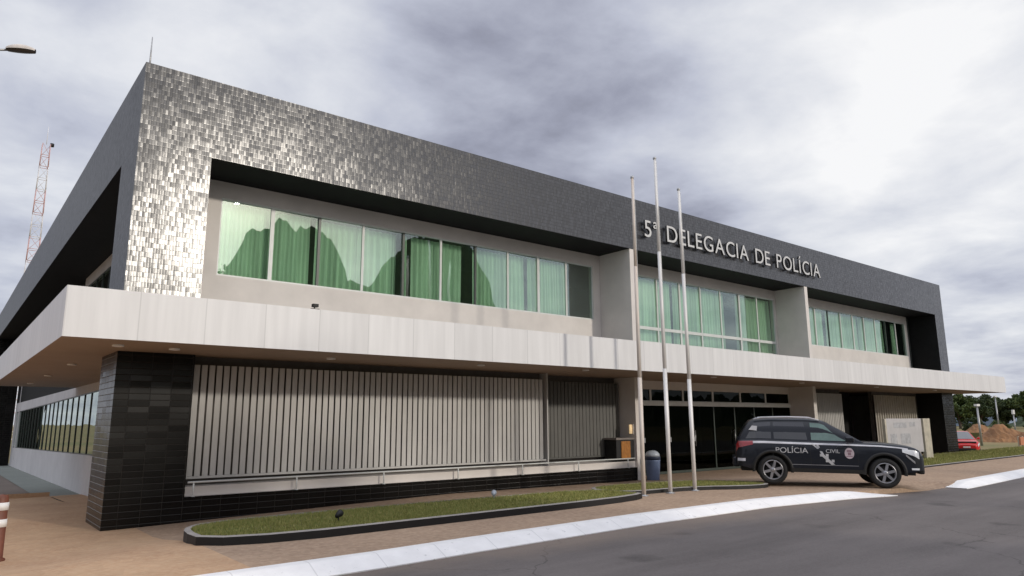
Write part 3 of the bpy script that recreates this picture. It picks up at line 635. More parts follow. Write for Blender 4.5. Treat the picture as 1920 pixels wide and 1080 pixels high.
# entrance: recessed glazing between the fins
EY = 17.50
b = MB(); b.box(18.762, 30.298, EY, EY + 0.15, 2.98, ZS - 0.003); b.build('entrance_lintel', 'beige', station)
one_box('entrance_transom', 'frame', station, 18.762, 30.298, EY - 0.05, EY + 0.12, 2.38, 2.54)
n = 6; st = (30.298 - 18.762) / n
for i in range(n):
    a = 18.762 + i * st
    q = MB(); q.box(a + .001, a + 0.045, EY + .01, EY + .09, 2.543, 2.977); q.box(a + st - 0.045, a + st - .001, EY + .01, EY + .09, 2.543, 2.977); q.box(a + .046, a + st - .046, EY + .01, EY + .09, 2.543, 2.57)
    w = q.build('transom_window', 'frame', station); p = MB(); p.box(a + .046, a + st - .046, EY + .04, EY + .05, 2.571, 2.975); p.build('pane', 'glass_dark', w)
for i in range(8):
    st2 = (30.298 - 18.762) / 8; a = 18.762 + i * st2
    q = MB(); q.box(a + .001, a + 0.03, EY + .01, EY + .08, -0.12, 2.377); q.box(a + st2 - 0.03, a + st2 - .001, EY + .01, EY + .08, -0.12, 2.377); q.box(a + .031, a + st2 - .031, EY + .01, EY + .08, -.12, -.03)
    w = q.build('glass_door', 'frame_dark', station)
    p = MB(); p.box(a + .031, a + st2 - .031, EY + .04, EY + .05, -.029, 2.376); p.build('pane', 'glass_dark', w)
    if i in (2, 3, 4):
        hx = a + (st2 - 0.12 if i % 2 == 0 else 0.12); hb = MB(); hb.tube([(hx, EY - 0.03, 0.85), (hx, EY - 0.03, 1.45)], 0.016, 8); hb.tube([(hx, EY - .03, 0.9), (hx, EY + .039, 0.9)], 0.01, 6); hb.tube([(hx, EY - .03, 1.4), (hx, EY + .039, 1.4)], 0.01, 6); hb.build('handle', 'galv', w)
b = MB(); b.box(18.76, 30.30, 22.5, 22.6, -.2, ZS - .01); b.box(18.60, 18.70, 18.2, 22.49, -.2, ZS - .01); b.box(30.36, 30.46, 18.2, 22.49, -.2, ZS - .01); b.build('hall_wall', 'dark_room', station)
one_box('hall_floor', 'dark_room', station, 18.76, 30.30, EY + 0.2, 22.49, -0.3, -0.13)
# ground floor right of the entrance
RY = 17.60
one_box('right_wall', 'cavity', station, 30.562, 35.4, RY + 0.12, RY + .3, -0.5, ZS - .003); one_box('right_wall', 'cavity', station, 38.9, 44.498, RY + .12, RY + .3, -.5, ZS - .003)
slats(30.58, 35.38, RY, 0.2, 3.10, 0.16, 0.11, 0.022, -4, 'slat_screen', 'slat', 'short stretch of slats right of the entrance')
def corrugated(x0, x1, y, z0, z1, pitch, dep, name, m):
    rows = [[], []]; x = x0; prof = [(0, 0), (.32, 0), (.42, 1), (.9, 1)]
    while x < x1 - pitch:
        for (u, d) in prof:
            for r_, z in zip(rows, (z0, z1)): r_.append((x + u * pitch, y + d * dep, z))
        x += pitch
    q = MB(); q.grid(rows, smooth=False); return q.build(name, m, station)
corrugated(38.9, 44.48, RY, -0.3, 3.12, 0.28, 0.08, 'corrugated_panel', 'corrugated')
b = MB(); b.box(35.42, 38.88, 18.9, 19.0, -.3, ZS - .01); b.box(35.402, 35.45, RY + .31, 18.89, -.3, ZS - .01); b.build('dark_recess', 'black_paint_and_shade', station)
one_box('rear_wall', 'white_wall', station, 4.3, 45.9, 59.0, 59.3, -.5, 7.8)
one_box('right_side_wall', 'white_wall', station, 45.3, 45.5, 18.2, 58.9, -.5, ZS - .003)
b = MB(); b.box(45.3, 45.5, 18.2, 58.9, ZC + .003, ZO - .003); b.build('upper_right_wall', 'beige', station)
# lightning rod on the parapet corner
b = MB(); b.tube([(2.93, 17.0, 9.70), (2.93, 17.0, 10.25), (2.93, 17.0, 10.70)], [0.022, 0.018, 0.010], 8); b.lathe((2.93, 17.0, 9.731), (0, 0, 1), [(0, .07), (.02, .07), (.02, .02), (.05, .02)], 12); b.build('lightning_rod', 'galv', station)
b = MB(); b.box(5.98, 6.16, 14.28, 14.40, 4.20, 4.23); b.tube([(6.07, 14.34, 4.23), (6.07, 14.34, 4.27)], .015, 8); b.box(6.01, 6.13, 14.26, 14.36, 4.265, 4.33); b.build('canopy_floodlight', 'kerb_black', canopy)

# ------------------------------------------------------------------ curtains
def curtain(x0, x1, z0, z1, y, label, fold=0.16, amp=0.055, sheer=None):
    xs = np.arange(x0, x1, 0.02); ph = RNG.uniform(0, 6); rows = []
    for z in np.linspace(z0, z1, 5):
        k = (z1 - z) / (z1 - z0)
        rows.append([(x, y + (0.5 + 0.5 * k) * amp * (math.sin(2 * math.pi * x / fold + ph + 0.8 * math.sin(x * 2.3)) + 0.35 * math.sin(x * 17.3 + ph)), z) for x in xs])
    q = MB(); q.grid(rows, smooth=True); tag(q.build('curtain', 'curtain'), label, 'curtain', 'green curtains behind the upper windows')
cur = [(5.0, 7.45, 5.3, 7.38, 'wide green curtain filling the two leftmost panes'), (7.62, 9.98, 5.3, 7.36, 'green curtain behind the third and fourth upper panes'),
       (10.02, 10.20, 5.3, 7.36, 'narrow strip of curtain in the dark gap of the left window band'), (10.36, 10.50, 5.3, 7.36, 'thin curtain fold beside the dark gap of the left window band'),
       (10.66, 12.55, 5.3, 7.36, 'darker green curtain right of the narrow dark gap'), (12.95, 15.1, 5.3, 7.36, 'pale green curtain behind the seventh and eighth panes'),
       (15.25, 17.15, 5.3, 7.36, 'bluish green curtain near the right end of the left window band'),
       (18.8, 22.9, 4.7, 7.36, 'curtain behind the flagpoles in the middle window band'), (23.1, 26.6, 4.7, 7.36, 'pale green curtain right of the flagpoles in the middle band'),
       (27.5, 30.2, 4.7, 7.36, 'curtain at the right end of the middle window band'), (31.4, 35.2, 5.3, 7.36, 'curtain at the left end of the right window band'),
       (35.6, 38.9, 5.3, 7.36, 'curtain in the middle of the right window band'), (39.0, 41.9, 5.3, 7.36, 'curtain before the dark end panes of the right window band'), (43.1, 43.5, 5.3, 7.36, 'narrow curtain strip in the dark end panes at the right')]
for k, c in enumerate(cur): curtain(c[0], c[1], c[2], c[3], W + 0.30 + .02 * (k % 3), c[4], fold=0.11 + 0.11 * ((k * 37) % 10) / 10, amp=0.035 + .05 * ((k * 53) % 10) / 10)

# ------------------------------------------------------------------ raised lettering
def text_mesh(ch, extr):
    cu = bpy.data.curves.new('t', 'FONT'); cu.body = ch; cu.size = 1.0; cu.extrude = extr; cu.offset = 0.0
    o = bpy.data.objects.new('t', cu); COL.objects.link(o); bpy.context.view_layer.update()
    dg = bpy.context.evaluated_depsgraph_get(); me = bpy.data.meshes.new_from_object(o.evaluated_get(dg)); bpy.data.objects.remove(o); bpy.data.curves.remove(cu)
    return me
sign = empty('building_lettering', (19.2, 16.3, 8.36), 'raised metal letters reading 5ª DELEGACIA DE POLÍCIA on the dark tiled frieze', 'sign')
txt = '5ª DELEGACIA DE POLÍCIA'
items = []; xcur = 0.0
for ch in txt:
    if ch == ' ': xcur += 0.42; continue
    me = text_mesh(ch, 0.045)
    xs = [v.co.x for v in me.vertices]; lo, hi = min(xs), max(xs)
    items.append((me, xcur - lo, ch)); xcur += (hi - lo) + 0.13
S = (31.55 - 19.15) / (xcur - 0.13); zs = 0.66 / 0.73
for me, off, ch in items:
    for v in me.vertices:
        x, y, z = v.co; v.co = ((x + off) * S * 1.0 - 0.05, z * 1.0 - 0.02, y * zs)
    me.materials.clear(); me.materials.append(M['letter']); me.materials.append(M['letter_side'])
    me.update()
    for p in me.polygons: p.material_index = 1 if abs(p.normal.y) < 0.5 else 0
    o = bpy.data.objects.new('letter', me); COL.objects.link(o); o.parent = sign; o.location = (0, -0.07, 0)

# ------------------------------------------------------------------ flagpoles
def flagpole(x, y, h, m, label, lean=0.0):
    t = empty('flagpole', (x, y, 0.0), label, 'flagpole', 'flagpoles in front of the entrance')
    q = MB(); q.tube([(x, y, -0.02), (x + lean * .3, y, h * 0.35)], [0.054, 0.052], 14); q.tube([(x + lean * .3, y, h * .35 + .001), (x + lean * .7, y, h * .7)], [0.046, 0.044], 14); q.tube([(x + lean * .7, y, h * .7 + .001), (x + lean, y, h - 0.06)], [0.038, 0.034], 14); q.build('pole', m, t)
    q = MB(); q.lathe((x + lean, y, h - 0.06), (0, 0, 1), [(0, .045), (.02, .05), (.05, .045), (.07, .02), (.09, 0)], 14); q.build('cap', 'galv', t)
    q = MB(); q.box(x + .055, x + .10, y - .03, y + .03, 1.28, 1.40); q.build('cleat', 'galv', t)
    q = MB(); q.lathe((x, y, 0.0), (0, 0, 1), [(0.004, .12), (.015, .12), (.018, .065), (.04, .063)], 16); q.build('base_plate', 'galv', t)
    q = MB(); q.tube([(x + .075, y - 0.01, 1.36), (x + lean + .06, y - .01, h - 0.1)], 0.006, 5); q.build('halyard', 'white_paint', t)
flagpole(13.83, 12.05, 8.29, 'rust', 'leftmost flagpole, shorter, with rust stains on its upper half', 0.02)
flagpole(14.85, 12.05, 9.06, 'steel', 'tallest flagpole, the middle one of three', -0.03)
flagpole(15.86, 12.05, 8.36, 'steel', 'rightmost of the three flagpoles, clean pale grey', -0.04)

# ------------------------------------------------------------------ small things by the building
M['bin_grey'] = mat('blue_grey_plastic', (0.15, 0.20, 0.32), 0.45); M['bin_lid'] = mat('pale_grey_plastic_lid', (0.42, 0.46, 0.50), 0.4); M['bin_dark'] = mat('dark_blue_plastic', (0.02, 0.03, 0.06), 0.5)
t = empty('litter_bin', (18.98, 16.1, gz(19, 16.1)), 'blue grey litter bin with a domed lid beside the entrance', 'bin'); z = gz(19, 16.1)
q = MB(); q.lathe((18.98, 16.1, z), (0, 0, 1), [(0, .0), (0, .20), (.02, .21), (.62, .25), (.66, .26), (.67, .0)], 24); q.build('bin_body', 'bin_grey', t)
q = MB(); q.lathe((18.98, 16.1, z + .672), (0, 0, 1), [(0, .0), (0, .265), (.06, .27), (.10, .26), (.10, .0)], 24); q.build('bin_collar', 'bin_dark', t)
q = MB(); q.lathe((18.98, 16.1, z + .774), (0, 0, 1), [(0, .0), (0, .25), (.08, .235), (.15, .18), (.19, .10), (.20, 0)], 24); q.build('lid', 'bin_lid', t)
M['amber'] = mat('varnished_orange_wood', (0.42, 0.17, 0.03), 0.4, var=0.25, scale=6, stretch=(6, 6, 1)); M['cab_top'] = mat('grey_cabinet_top', (0.22, 0.19, 0.17), 0.5)
t = empty('wooden_cabinet', (18.1, 16.75, 0.5), 'small black cabinet with an orange wooden door on the ledge beside the entrance', 'cabinet')
q = MB(); q.box(17.62, 18.48, 16.46, 16.98, 0.503, 1.20); q.build('cabinet_body', 'kerb_black', t, bevel=0.01)
q = MB(); q.box(17.58, 18.49, 16.42, 17.0, 1.203, 1.27); q.build('cabinet_top', 'cab_top', t, bevel=0.01)
q = MB(); q.box(17.84, 18.28, 16.435, 16.458, 0.56, 1.16); q.build('door', 'amber', t, bevel=0.006)
M['lamp_glow'], t_, b_ = nt('sconce_glow'); b_.inputs['Base Color'].default_value = (0.8, 0.6, 0.35, 1); b_.inputs['Emission Color'].default_value = (1, 0.72, 0.38, 1); b_.inputs['Emission Strength'].default_value = 0.45
t = empty('wall_lamp', (18.5, 16.5, 1.5), 'small lit wall lamp above the orange wooden cabinet', 'lamp')
q = MB(); q.box(18.46, 18.499, 16.44, 16.62, 1.38, 1.72); q.build('back_plate', 'beige', t)
q = MB(); q.lathe((18.41, 16.53, 1.40), (0, 0, 1), [(0, 0), (0, .045), (.30, .045), (.30, 0)], 14); q.build('lamp_shade', M['lamp_glow'], t)
def garden_light(x, y, z, m, label, rz):
    t = empty('garden_light', (x, y, z), label, 'garden light')
    q = MB(); q.tube([(x, y, z - .02), (x, y, z + .09)], .012, 8); q.build('stake', m, t)
    q = MB(); d = Vector((math.cos(rz), math.sin(rz), 0.35)).normalized(); q.lathe(Vector((x, y, z + .12)) - d * 0.07, d, [(0, 0), (0, .035), (.10, .06), (.14, .062), (.13, .05), (.12, 0)], 14); q.build('lamp_head', m, t)
garden_light(5.75, 12.1, 0.10, 'kerb_black', 'black garden spotlight in the lawn strip, the nearer of two', 0.6)
garden_light(10.05, 13.2, 0.10, 'bin_lid', 'small pale garden spotlight at the back of the lawn strip', 0.9)
# notice board on posts right of the SUV
M['board'] = mat('white_notice_board', (0.48, 0.465, 0.46), 0.5, var=0.05, scale=2); M['board_post'] = mat('cream_board_post', (0.50, 0.46, 0.36), 0.6); M['board_grey'] = mat('faded_grey_print', (0.42, 0.42, 0.43), 0.6, var=0.2, scale=4)
t = empty('notice_board', (34.5, 14.2, -.1), 'white notice board with faded grey print on cream posts beyond the black SUV', 'notice board')
q = MB(); q.box(36.0, 36.75, 14.15, 14.30, -.15, 1.86); q.build('post', 'board_post', t, bevel=0.01)
q = MB(); q.box(32.1, 32.25, 14.17, 14.30, -.15, 1.85); q.build('post', 'board_post', t, bevel=0.01)
q = MB(); q.box(32.3, 35.9, 14.20, 14.27, 0.35, 1.86); q.build('board_panel', 'board', t, bevel=0.008)
q = MB()
q.box(33.0, 34.3, 14.193, 14.197, 1.45, 1.68); q.box(34.6, 35.2, 14.193, 14.197, 1.50, 1.70); q.box(33.6, 34.6, 14.193, 14.197, 0.75, 1.20); q.box(32.6, 33.2, 14.193, 14.197, 0.6, 1.2)
q.build('printed_block', 'board_grey', t)

# ------------------------------------------------------------------ bollard at the left edge
M['bollard'] = mat('reddish_brown_bollard', (0.17, 0.055, 0.03), 0.6, var=0.2, scale=5)
z = gz(0.93, 13.9)
t = empty('bollard', (0.93, 13.9, z), 'reddish brown bollard with two white bands at the left edge of the photo', 'bollard')
q = MB(); q.lathe((0.93, 13.9, z), (0, 0, 1), [(0, 0), (0, .14), (.03, .14), (.05, .105), (0.94, .095), (.98, .08), (1.0, .0)], 24); q.build('post', 'bollard', t)
for zb in (0.51, 0.76):
    q = MB(); q.lathe((0.93, 13.9, z + zb), (0, 0, 1), [(0, .09), (.0, .108), (.115, .1055), (.115, .09)], 24); q.build('band', 'white_paint', t)

# ------------------------------------------------------------------ street lamp, top left
t = empty('street_lamp', (-3.3, 22.4, -0.3), 'street lamp head on a thin horizontal arm entering the sky at top left', 'street lamp')
q = MB(); q.tube([(-3.3, 22.4, -0.4), (-3.3, 22.4, 5), (-3.3, 22.4, 10.55)], [.10, .08, .05], 14); q.build('pole', 'galv', t)
q = MB(); q.tube([(-3.3, 22.4, 10.45), (-2.4, 21.8, 10.66), (0.42, 19.70, 10.70)], [.035, .03, .028], 10); q.build('arm', 'galv', t)
M['lamp_top'] = mat('cream_lamp_housing', (0.62, 0.56, 0.50), 0.5); M['lamp_under'] = mat('dark_lamp_lens', (0.03, 0.027, 0.024), 0.3)
d = Vector((0.56, -0.42, 0.0)).normalized(); sd = Vector((-d.y, d.x, 0)); c0 = Vector((0.33, 19.76, 10.70))
rows = []; rows2 = []
for k in range(13):
    u = k / 12; wd = 0.125 * (math.sin(math.pi * min(1, u * 0.86 + 0.12))) ** 0.5; hgt = 0.15 * (math.sin(math.pi * min(1, u * .8 + .15))) ** .6
    c = c0 + d * (0.66 * u) + Vector((0, 0, -0.035 * u))
    rows.append([tuple(c + sd * (wd * math.cos(a)) + Vector((0, 0, hgt * math.sin(a)))) for a in np.linspace(0, math.pi, 9)])
    rows2.append([tuple(c + sd * (wd * math.cos(a)) + Vector((0, 0, (0.035 + .03 * u) * math.sin(a)))) for a in np.linspace(0, -math.pi, 9)])
q = MB(); q.grid(rows); q.build('lamp_housing', 'lamp_top', t)
q = MB(); q.grid(rows2); q.build('lens', 'lamp_under', t)

# ------------------------------------------------------------------ red and white lattice mast
t = empty('communication_mast', (9.7, 132.5, -0.4), 'distant red and white lattice radio mast behind the building at the left', 'radio mast')
mx_, my_ = 8.65, 128.0
zt = 45.3; nseg = 12; hseg = 3.8
for i in range(nseg):
    z1_ = zt - i * hseg; z0_ = z1_ - hseg + 0.02; wA = 0.52 + 0.045 * i; wB = 0.52 + 0.045 * (i + 1)
    q = MB(); cor = [(-1, -1), (1, -1), (1, 1), (-1, 1)]
    P1 = [(mx_ + a * wA, my_ + c * wA, z1_) for a, c in cor]; P0 = [(mx_ + a * wB, my_ + c * wB, z0_) for a, c in cor]
    for k in range(4):
        q.tube([P0[k], P1[k]], .05, 5); k2 = (k + 1) % 4
        mid0 = Vector(P0[k]).lerp(Vector(P1[k]), .5); mid1 = Vector(P0[k2]).lerp(Vector(P1[k2]), .5)
        q.tube([P0[k], mid1], .03, 4); q.tube([mid1, P1[k]], .03, 4); q.tube([P0[k], P0[k2]], .05, 4); q.tube([mid0, mid1], .045, 4)
    q.build('mast_section', 'pale_mast' if i % 2 else 'hazed_red', t)
q = MB(); q.tube([(mx_, my_, zt), (mx_, my_, zt + 3.0)], [.05, .03], 6); q.build('antenna', 'pale_mast', t)
q = MB(); q.lathe((mx_ + .75, my_, zt - .2), (0, 0, 1), [(0, 0), (0, .28), (.5, .28), (.6, 0)], 12); q.build('beacon', 'kerb_black', t)

# ------------------------------------------------------------------ trees
def tree_mesh(seed, H, R, trunk_h, nclump, nleaf, leaf, rt=0.22, flat=0.75, low=0.0):
    rg = np.random.default_rng(seed); q = MB(); C = []
    q.tube([(0, 0, -0.6), (0.05, 0, trunk_h * .5), (0.1, 0.05, trunk_h)], [rt * 1.25, rt, rt * .8], 9)
    nl = 7
    for i in range(nl):
        a = 2 * math.pi * i / nl + rg.uniform(-.3, .3); rr = R * rg.uniform(.45, .8); zz = trunk_h + (H - trunk_h) * rg.uniform(.25, .8)
        p1 = Vector((math.cos(a) * rr * .4, math.sin(a) * rr * .4, trunk_h + (zz - trunk_h) * .55)); p2 = Vector((math.cos(a) * rr, math.sin(a) * rr, zz))
        q.tube([(0.1, .05, trunk_h * .92), p1, p2], [rt * .55, rt * .3, rt * .1], 6)
    cz = trunk_h * (0.9 - low) + (H - trunk_h * (0.9 - low)) * .5; hz = (H - trunk_h * (0.9 - low)) * .5
    for i in range(nclump):
        d = rg.normal(size=3); d /= np.linalg.norm(d); rad = rg.uniform(.35, 1.0) ** .6
        C.append((d[0] * R * rad * .86, d[1] * R * rad * .86, cz + d[2] * hz * rad * .86))
    C = np.array(C); cr_ = R * rg.uniform(.14, .34, nclump)
    idx = rg.integers(0, nclump, nleaf); off = rg.normal(size=(nleaf, 3)); off /= np.linalg.norm(off, axis=1)[:, None]; off *= (rg.uniform(0, 1, nleaf) ** .45)[:, None]
    P = C[idx] + off * cr_[idx][:, None] * np.array([1, 1, flat])
    a = rg.normal(size=(nleaf, 3)); a /= np.linalg.norm(a, axis=1)[:, None]; b2 = np.cross(a, rg.normal(size=(nleaf, 3))); b2 /= np.linalg.norm(b2, axis=1)[:, None]
    s = leaf * rg.uniform(.6, 1.3, nleaf)[:, None]
    V = np.stack([P - a * s, P - b2 * s * .5, P + a * s, P + b2 * s * .5], 1).reshape(-1, 3)
    me = bpy.data.meshes.new('crown'); me.from_pydata(V.tolist(), [], np.arange(nleaf * 4).reshape(-1, 4).tolist())
    return q, me
def tree(proto, loc, rz, sc, label, group, kind):
    t = bpy.data.objects.new(kind, None); COL.objects.link(t); t.location = loc; t.rotation_euler = (0, 0, rz); t.scale = (sc, sc, sc); tag(t, label, 'tree', group)
    for nm, me in proto:
        o = bpy.data.objects.new(nm, me); COL.objects.link(o); o.parent = t
def proto(seed, leafm, **k):
    q, crown = tree_mesh(seed, **k); crown.materials.append(M[leafm]); o = q.build('trunk', 'bark'); me = o.data; bpy.data.objects.remove(o); return [('trunk', me), ('crown', crown)]
pf = [proto(21 + i, 'leaf_dark' if i % 2 == 0 else 'leaf_mid', H=7.2, R=3.6, trunk_h=2.0, nclump=46, nleaf=5200, leaf=.30, rt=.24, low=.3) for i in range(3)]
far = [((185.5, 70.5), 0.95, 'far tree just right of the building edge'), ((187.5, 65.6), .92, 'second far tree from the building edge'), ((190.6, 62.2), 0.90, 'far tree above the lamp post, third from the building edge'),
       ((196.0, 59.2), 0.72, 'lowest far tree, under the gap of sky'), ((197.5, 55.4), .94, 'far tree right of the sky gap'), ((198.0, 51.0), 1.0, 'rightmost far tree at the edge of the photo'), ((201, 46), 1.0, 'far tree half cut by the edge of the photo')]
for i, ((x, y), s, lab) in enumerate(far): tree(pf[i % 3], (x, y, -0.4), i * 1.3, s * 1.28, 'dark green ' + lab, 'row of trees on the horizon at the right', 'broadleaf_tree')
# second, farther row closes the horizon
for i in range(9):
    tree(pf[(i + 1) % 3], (243 + 4 * math.sin(i * 2), 92 - i * 6.2, -0.4), i * .9, 1.2, ['first', 'second', 'third', 'fourth', 'fifth', 'sixth', 'seventh', 'eighth', 'ninth'][i] + ' tree from the left in the farthest row on the horizon', 'farthest row of trees', 'broadleaf_tree')
# big trees across the road behind the photographer, mirrored in the upper windows and shading the slats
pn = [proto(51 + i, 'leaf_dark', H=15.5, R=4.6, trunk_h=3.5, nclump=80, nleaf=9000, leaf=.32, rt=.38, low=.25) for i in range(2)]
pa = proto(77, 'leaf_dark', H=12.2, R=4.4, trunk_h=3.5, nclump=130, nleaf=30000, leaf=.15, rt=.30, low=.25)
tree(pa, (14.2, -12, -.4), 0.4, 1.0, 'tallest tree across the road, mirrored in the leftmost upper pane', 'trees across the road behind the photographer', 'broadleaf_tree')
ordn = ['first', 'second', 'third', 'fourth', 'fifth', 'sixth', 'seventh', 'eighth', 'ninth', 'tenth', 'eleventh', 'twelfth', 'thirteenth', 'fourteenth', 'fifteenth', 'sixteenth']
for i in range(12):
    x = -50 + i * 8.4 + 2.0 * math.sin(i * 2.1)
    tree(pn[(i + 1) % 2], (x, -15 - 1.5 * math.cos(i * 1.7), -0.4), i * 1.9, 0.56 + .05 * math.sin(i * 3.3), ordn[i] + ' tree of the low row across the road, counted from the left', 'trees across the road behind the photographer', 'broadleaf_tree')
for i in range(6):
    tree(pf[i % 3], (-30 - 4 * (i % 2), 14 + i * 8.0, -.8), i * 1.7, 1.55, ['first', 'second', 'third', 'fourth', 'fifth', 'sixth'][i] + ' tree across the side lot counted from the road, mirrored in the side windows', 'trees across the side lot', 'broadleaf_tree')

# ------------------------------------------------------------------ background at the right
def mound(cx, cy, rx, ry, h, seed, label):
    rg = np.random.default_rng(seed); n = 22; rows = []
    for i in range(n + 1):
        row = []
        for j in range(n + 1):
            u = i / n * 2 - 1; v = j / n * 2 - 1; r_ = math.sqrt(u * u + v * v); z = h * max(0, 1 - r_ ** 1.6) * (0.8 + .25 * math.sin(u * 5 + seed) * math.cos(v * 4)) + rg.uniform(-.06, .06) * h * (r_ < 1)
            row.append((cx + u * rx, cy + v * ry, -0.45 + z))
        rows.append(row)
    q = MB(); q.grid(rows, smooth=False); tag(q.build('dirt_mound', 'dirt', fixn=True), label, 'dirt mound', 'heaps of orange earth in the field')
mound(83.5, 25.6, 3.0, 2.6, 1.9, 3, 'orange earth heap in the field, the nearer one left of the photo edge')
mound(84.5, 22.6, 3.2, 2.4, 1.7, 5, 'orange earth heap at the right edge of the photo')
mound(92.5, 30.5, 4.0, 2.6, 1.7, 8, 'low darker earth heap behind the nearer one')
M['brick_o'] = mat('orange_painted_block', (0.50, 0.20, 0.10), 0.7)
t = empty('orange_barrier', (60.2, 17.4, -.42), 'small orange barrier on posts by the pavement at the right edge', 'barrier')
q = MB(); q.box(59.7, 60.7, 17.2, 17.3, 0.0, 0.55); q.build('barrier_panel', 'brick_o', t)
q = MB(); q.box(59.75, 59.85, 17.31, 17.4, -.45, .6); q.box(60.55, 60.65, 17.31, 17.4, -.45, .6); q.build('barrier_leg', 'board_post', t)
for k, (x, y, s_) in enumerate(((112, 37.5, .42), (110, 33.8, .36), (113, 30.5, .40))):
    tree(pf[k], (x, y, -.9), k * 2.0, s_, ['rounded shrub in the field just right of the building end', 'rounded shrub in the field behind the orange earth heaps', 'rounded shrub at the edge of the photo behind the earth heap'][k], 'shrubs in the field', 'shrub')
def lamp_post(x, y, h, label, square=False):
    t = empty('lamp_post', (x, y, -.42), label, 'lamp post', 'thin posts in the field at the right')
    q = MB(); q.tube([(x, y, -.5), (x, y, h)], [.11, .07], 8); q.build('pole', 'galv', t)
    q = MB(); q.box(x - .35, x + .35, y - .12, y + .12, h + .003, h + .18) if not square else q.box(x - .3, x + .3, y - .1, y + .1, h + .003, h + .55); q.build('lamp_head', 'white_paint', t)
lamp_post(107, 33.0, 4.6, 'tall thin lamp post in front of the far trees, nearest the photo edge')
lamp_post(69.6, 22.9, 2.9, 'short thin post standing in the field above the red car')
lamp_post(68.3, 24.6, 3.2, 'thin post close to the corner of the building')
lamp_post(107.6, 31.4, 2.4, 'short post with a small square white sign in front of the far trees', True)
# low boundary wall in the field
q = MB(); q.box(88, 88.3, 24.2, 50, -.45, .35); q.box(88, 88.3, 5, 20.0, -.45, .35); tag(q.build('boundary_wall', M['soil']), 'low dark boundary wall crossing the field at the right', 'wall')
M['blue_shed'] = mat('pale_blue_metal', (0.30, 0.38, 0.50), 0.6); M['shed_roof'] = mat('grey_shed_roof', (0.35, 0.36, 0.38), .6)
t = empty('distant_shed', (268, 98, -.4), 'distant pale blue shed under the far trees beside the building corner', 'shed')
q = MB(); q.box(262, 270, 78, 108, -.5, 4.2); q.build('wall', 'blue_shed', t)
q = MB(); q.face([(261.5, 77.5, 4.2), (270.5, 77.5, 4.2), (266, 77.5, 5.4)]); q.face([(270.5, 108.5, 4.2), (261.5, 108.5, 4.2), (266, 108.5, 5.4)]); q.face([(261.5, 77.5, 4.2), (266, 77.5, 5.4), (266, 108.5, 5.4), (261.5, 108.5, 4.2)]); q.face([(266, 77.5, 5.4), (270.5, 77.5, 4.2), (270.5, 108.5, 4.2), (266, 108.5, 5.4)]); q.build('roof', 'shed_roof', t)

# ------------------------------------------------------------------ cars
def car_paint(name, col, rough=0.3):
    return mat(name, col, rough, spec=0.3, var=0.02, coat=0.25)
M['car_black'] = car_paint('black_car_paint', (0.010, 0.012, 0.018)); M['car_red'] = car_paint('red_car_paint', (0.55, 0.02, 0.02))
M['tyre'] = mat('tyre_rubber', (0.014, 0.014, 0.014), 0.8); M['rim'] = mat('alloy_rim', (0.36, 0.36, 0.38), 0.35, metal=0.7); M['trim'] = mat('black_plastic_trim', (0.012, 0.012, 0.012), 0.6)
M['car_glass'] = mat('dark_car_glass', (0.010, 0.010, 0.013), 0.04, spec=0.9, ior=1.55, coat=0.6); M['car_glass_green'] = mat('green_car_glass', (0.10, 0.17, 0.15), 0.05, spec=.9, coat=.6)  # front door window gets a lighter green base colour
M['silver'] = mat('silver_livery_film', (0.62, 0.62, 0.66), 0.35); M['livery'] = mat('white_livery_film', (0.52, 0.52, 0.53), .4); M['crest'] = mat('pale_pink_crest_film', (0.50, 0.42, 0.45), .4)
M['crest_dark'] = mat('faded_crest_print', (0.26, 0.16, 0.19), .4); M['headlamp'] = mat('clear_headlamp', (0.75, 0.77, 0.80), 0.1, spec=.9, coat=1.0); M['taillamp'] = mat('red_tail_lamp', (0.30, 0.02, 0.025), 0.15, coat=1.0); M['chrome'] = mat('chrome', (0.7, 0.7, 0.72), .15, metal=.9)
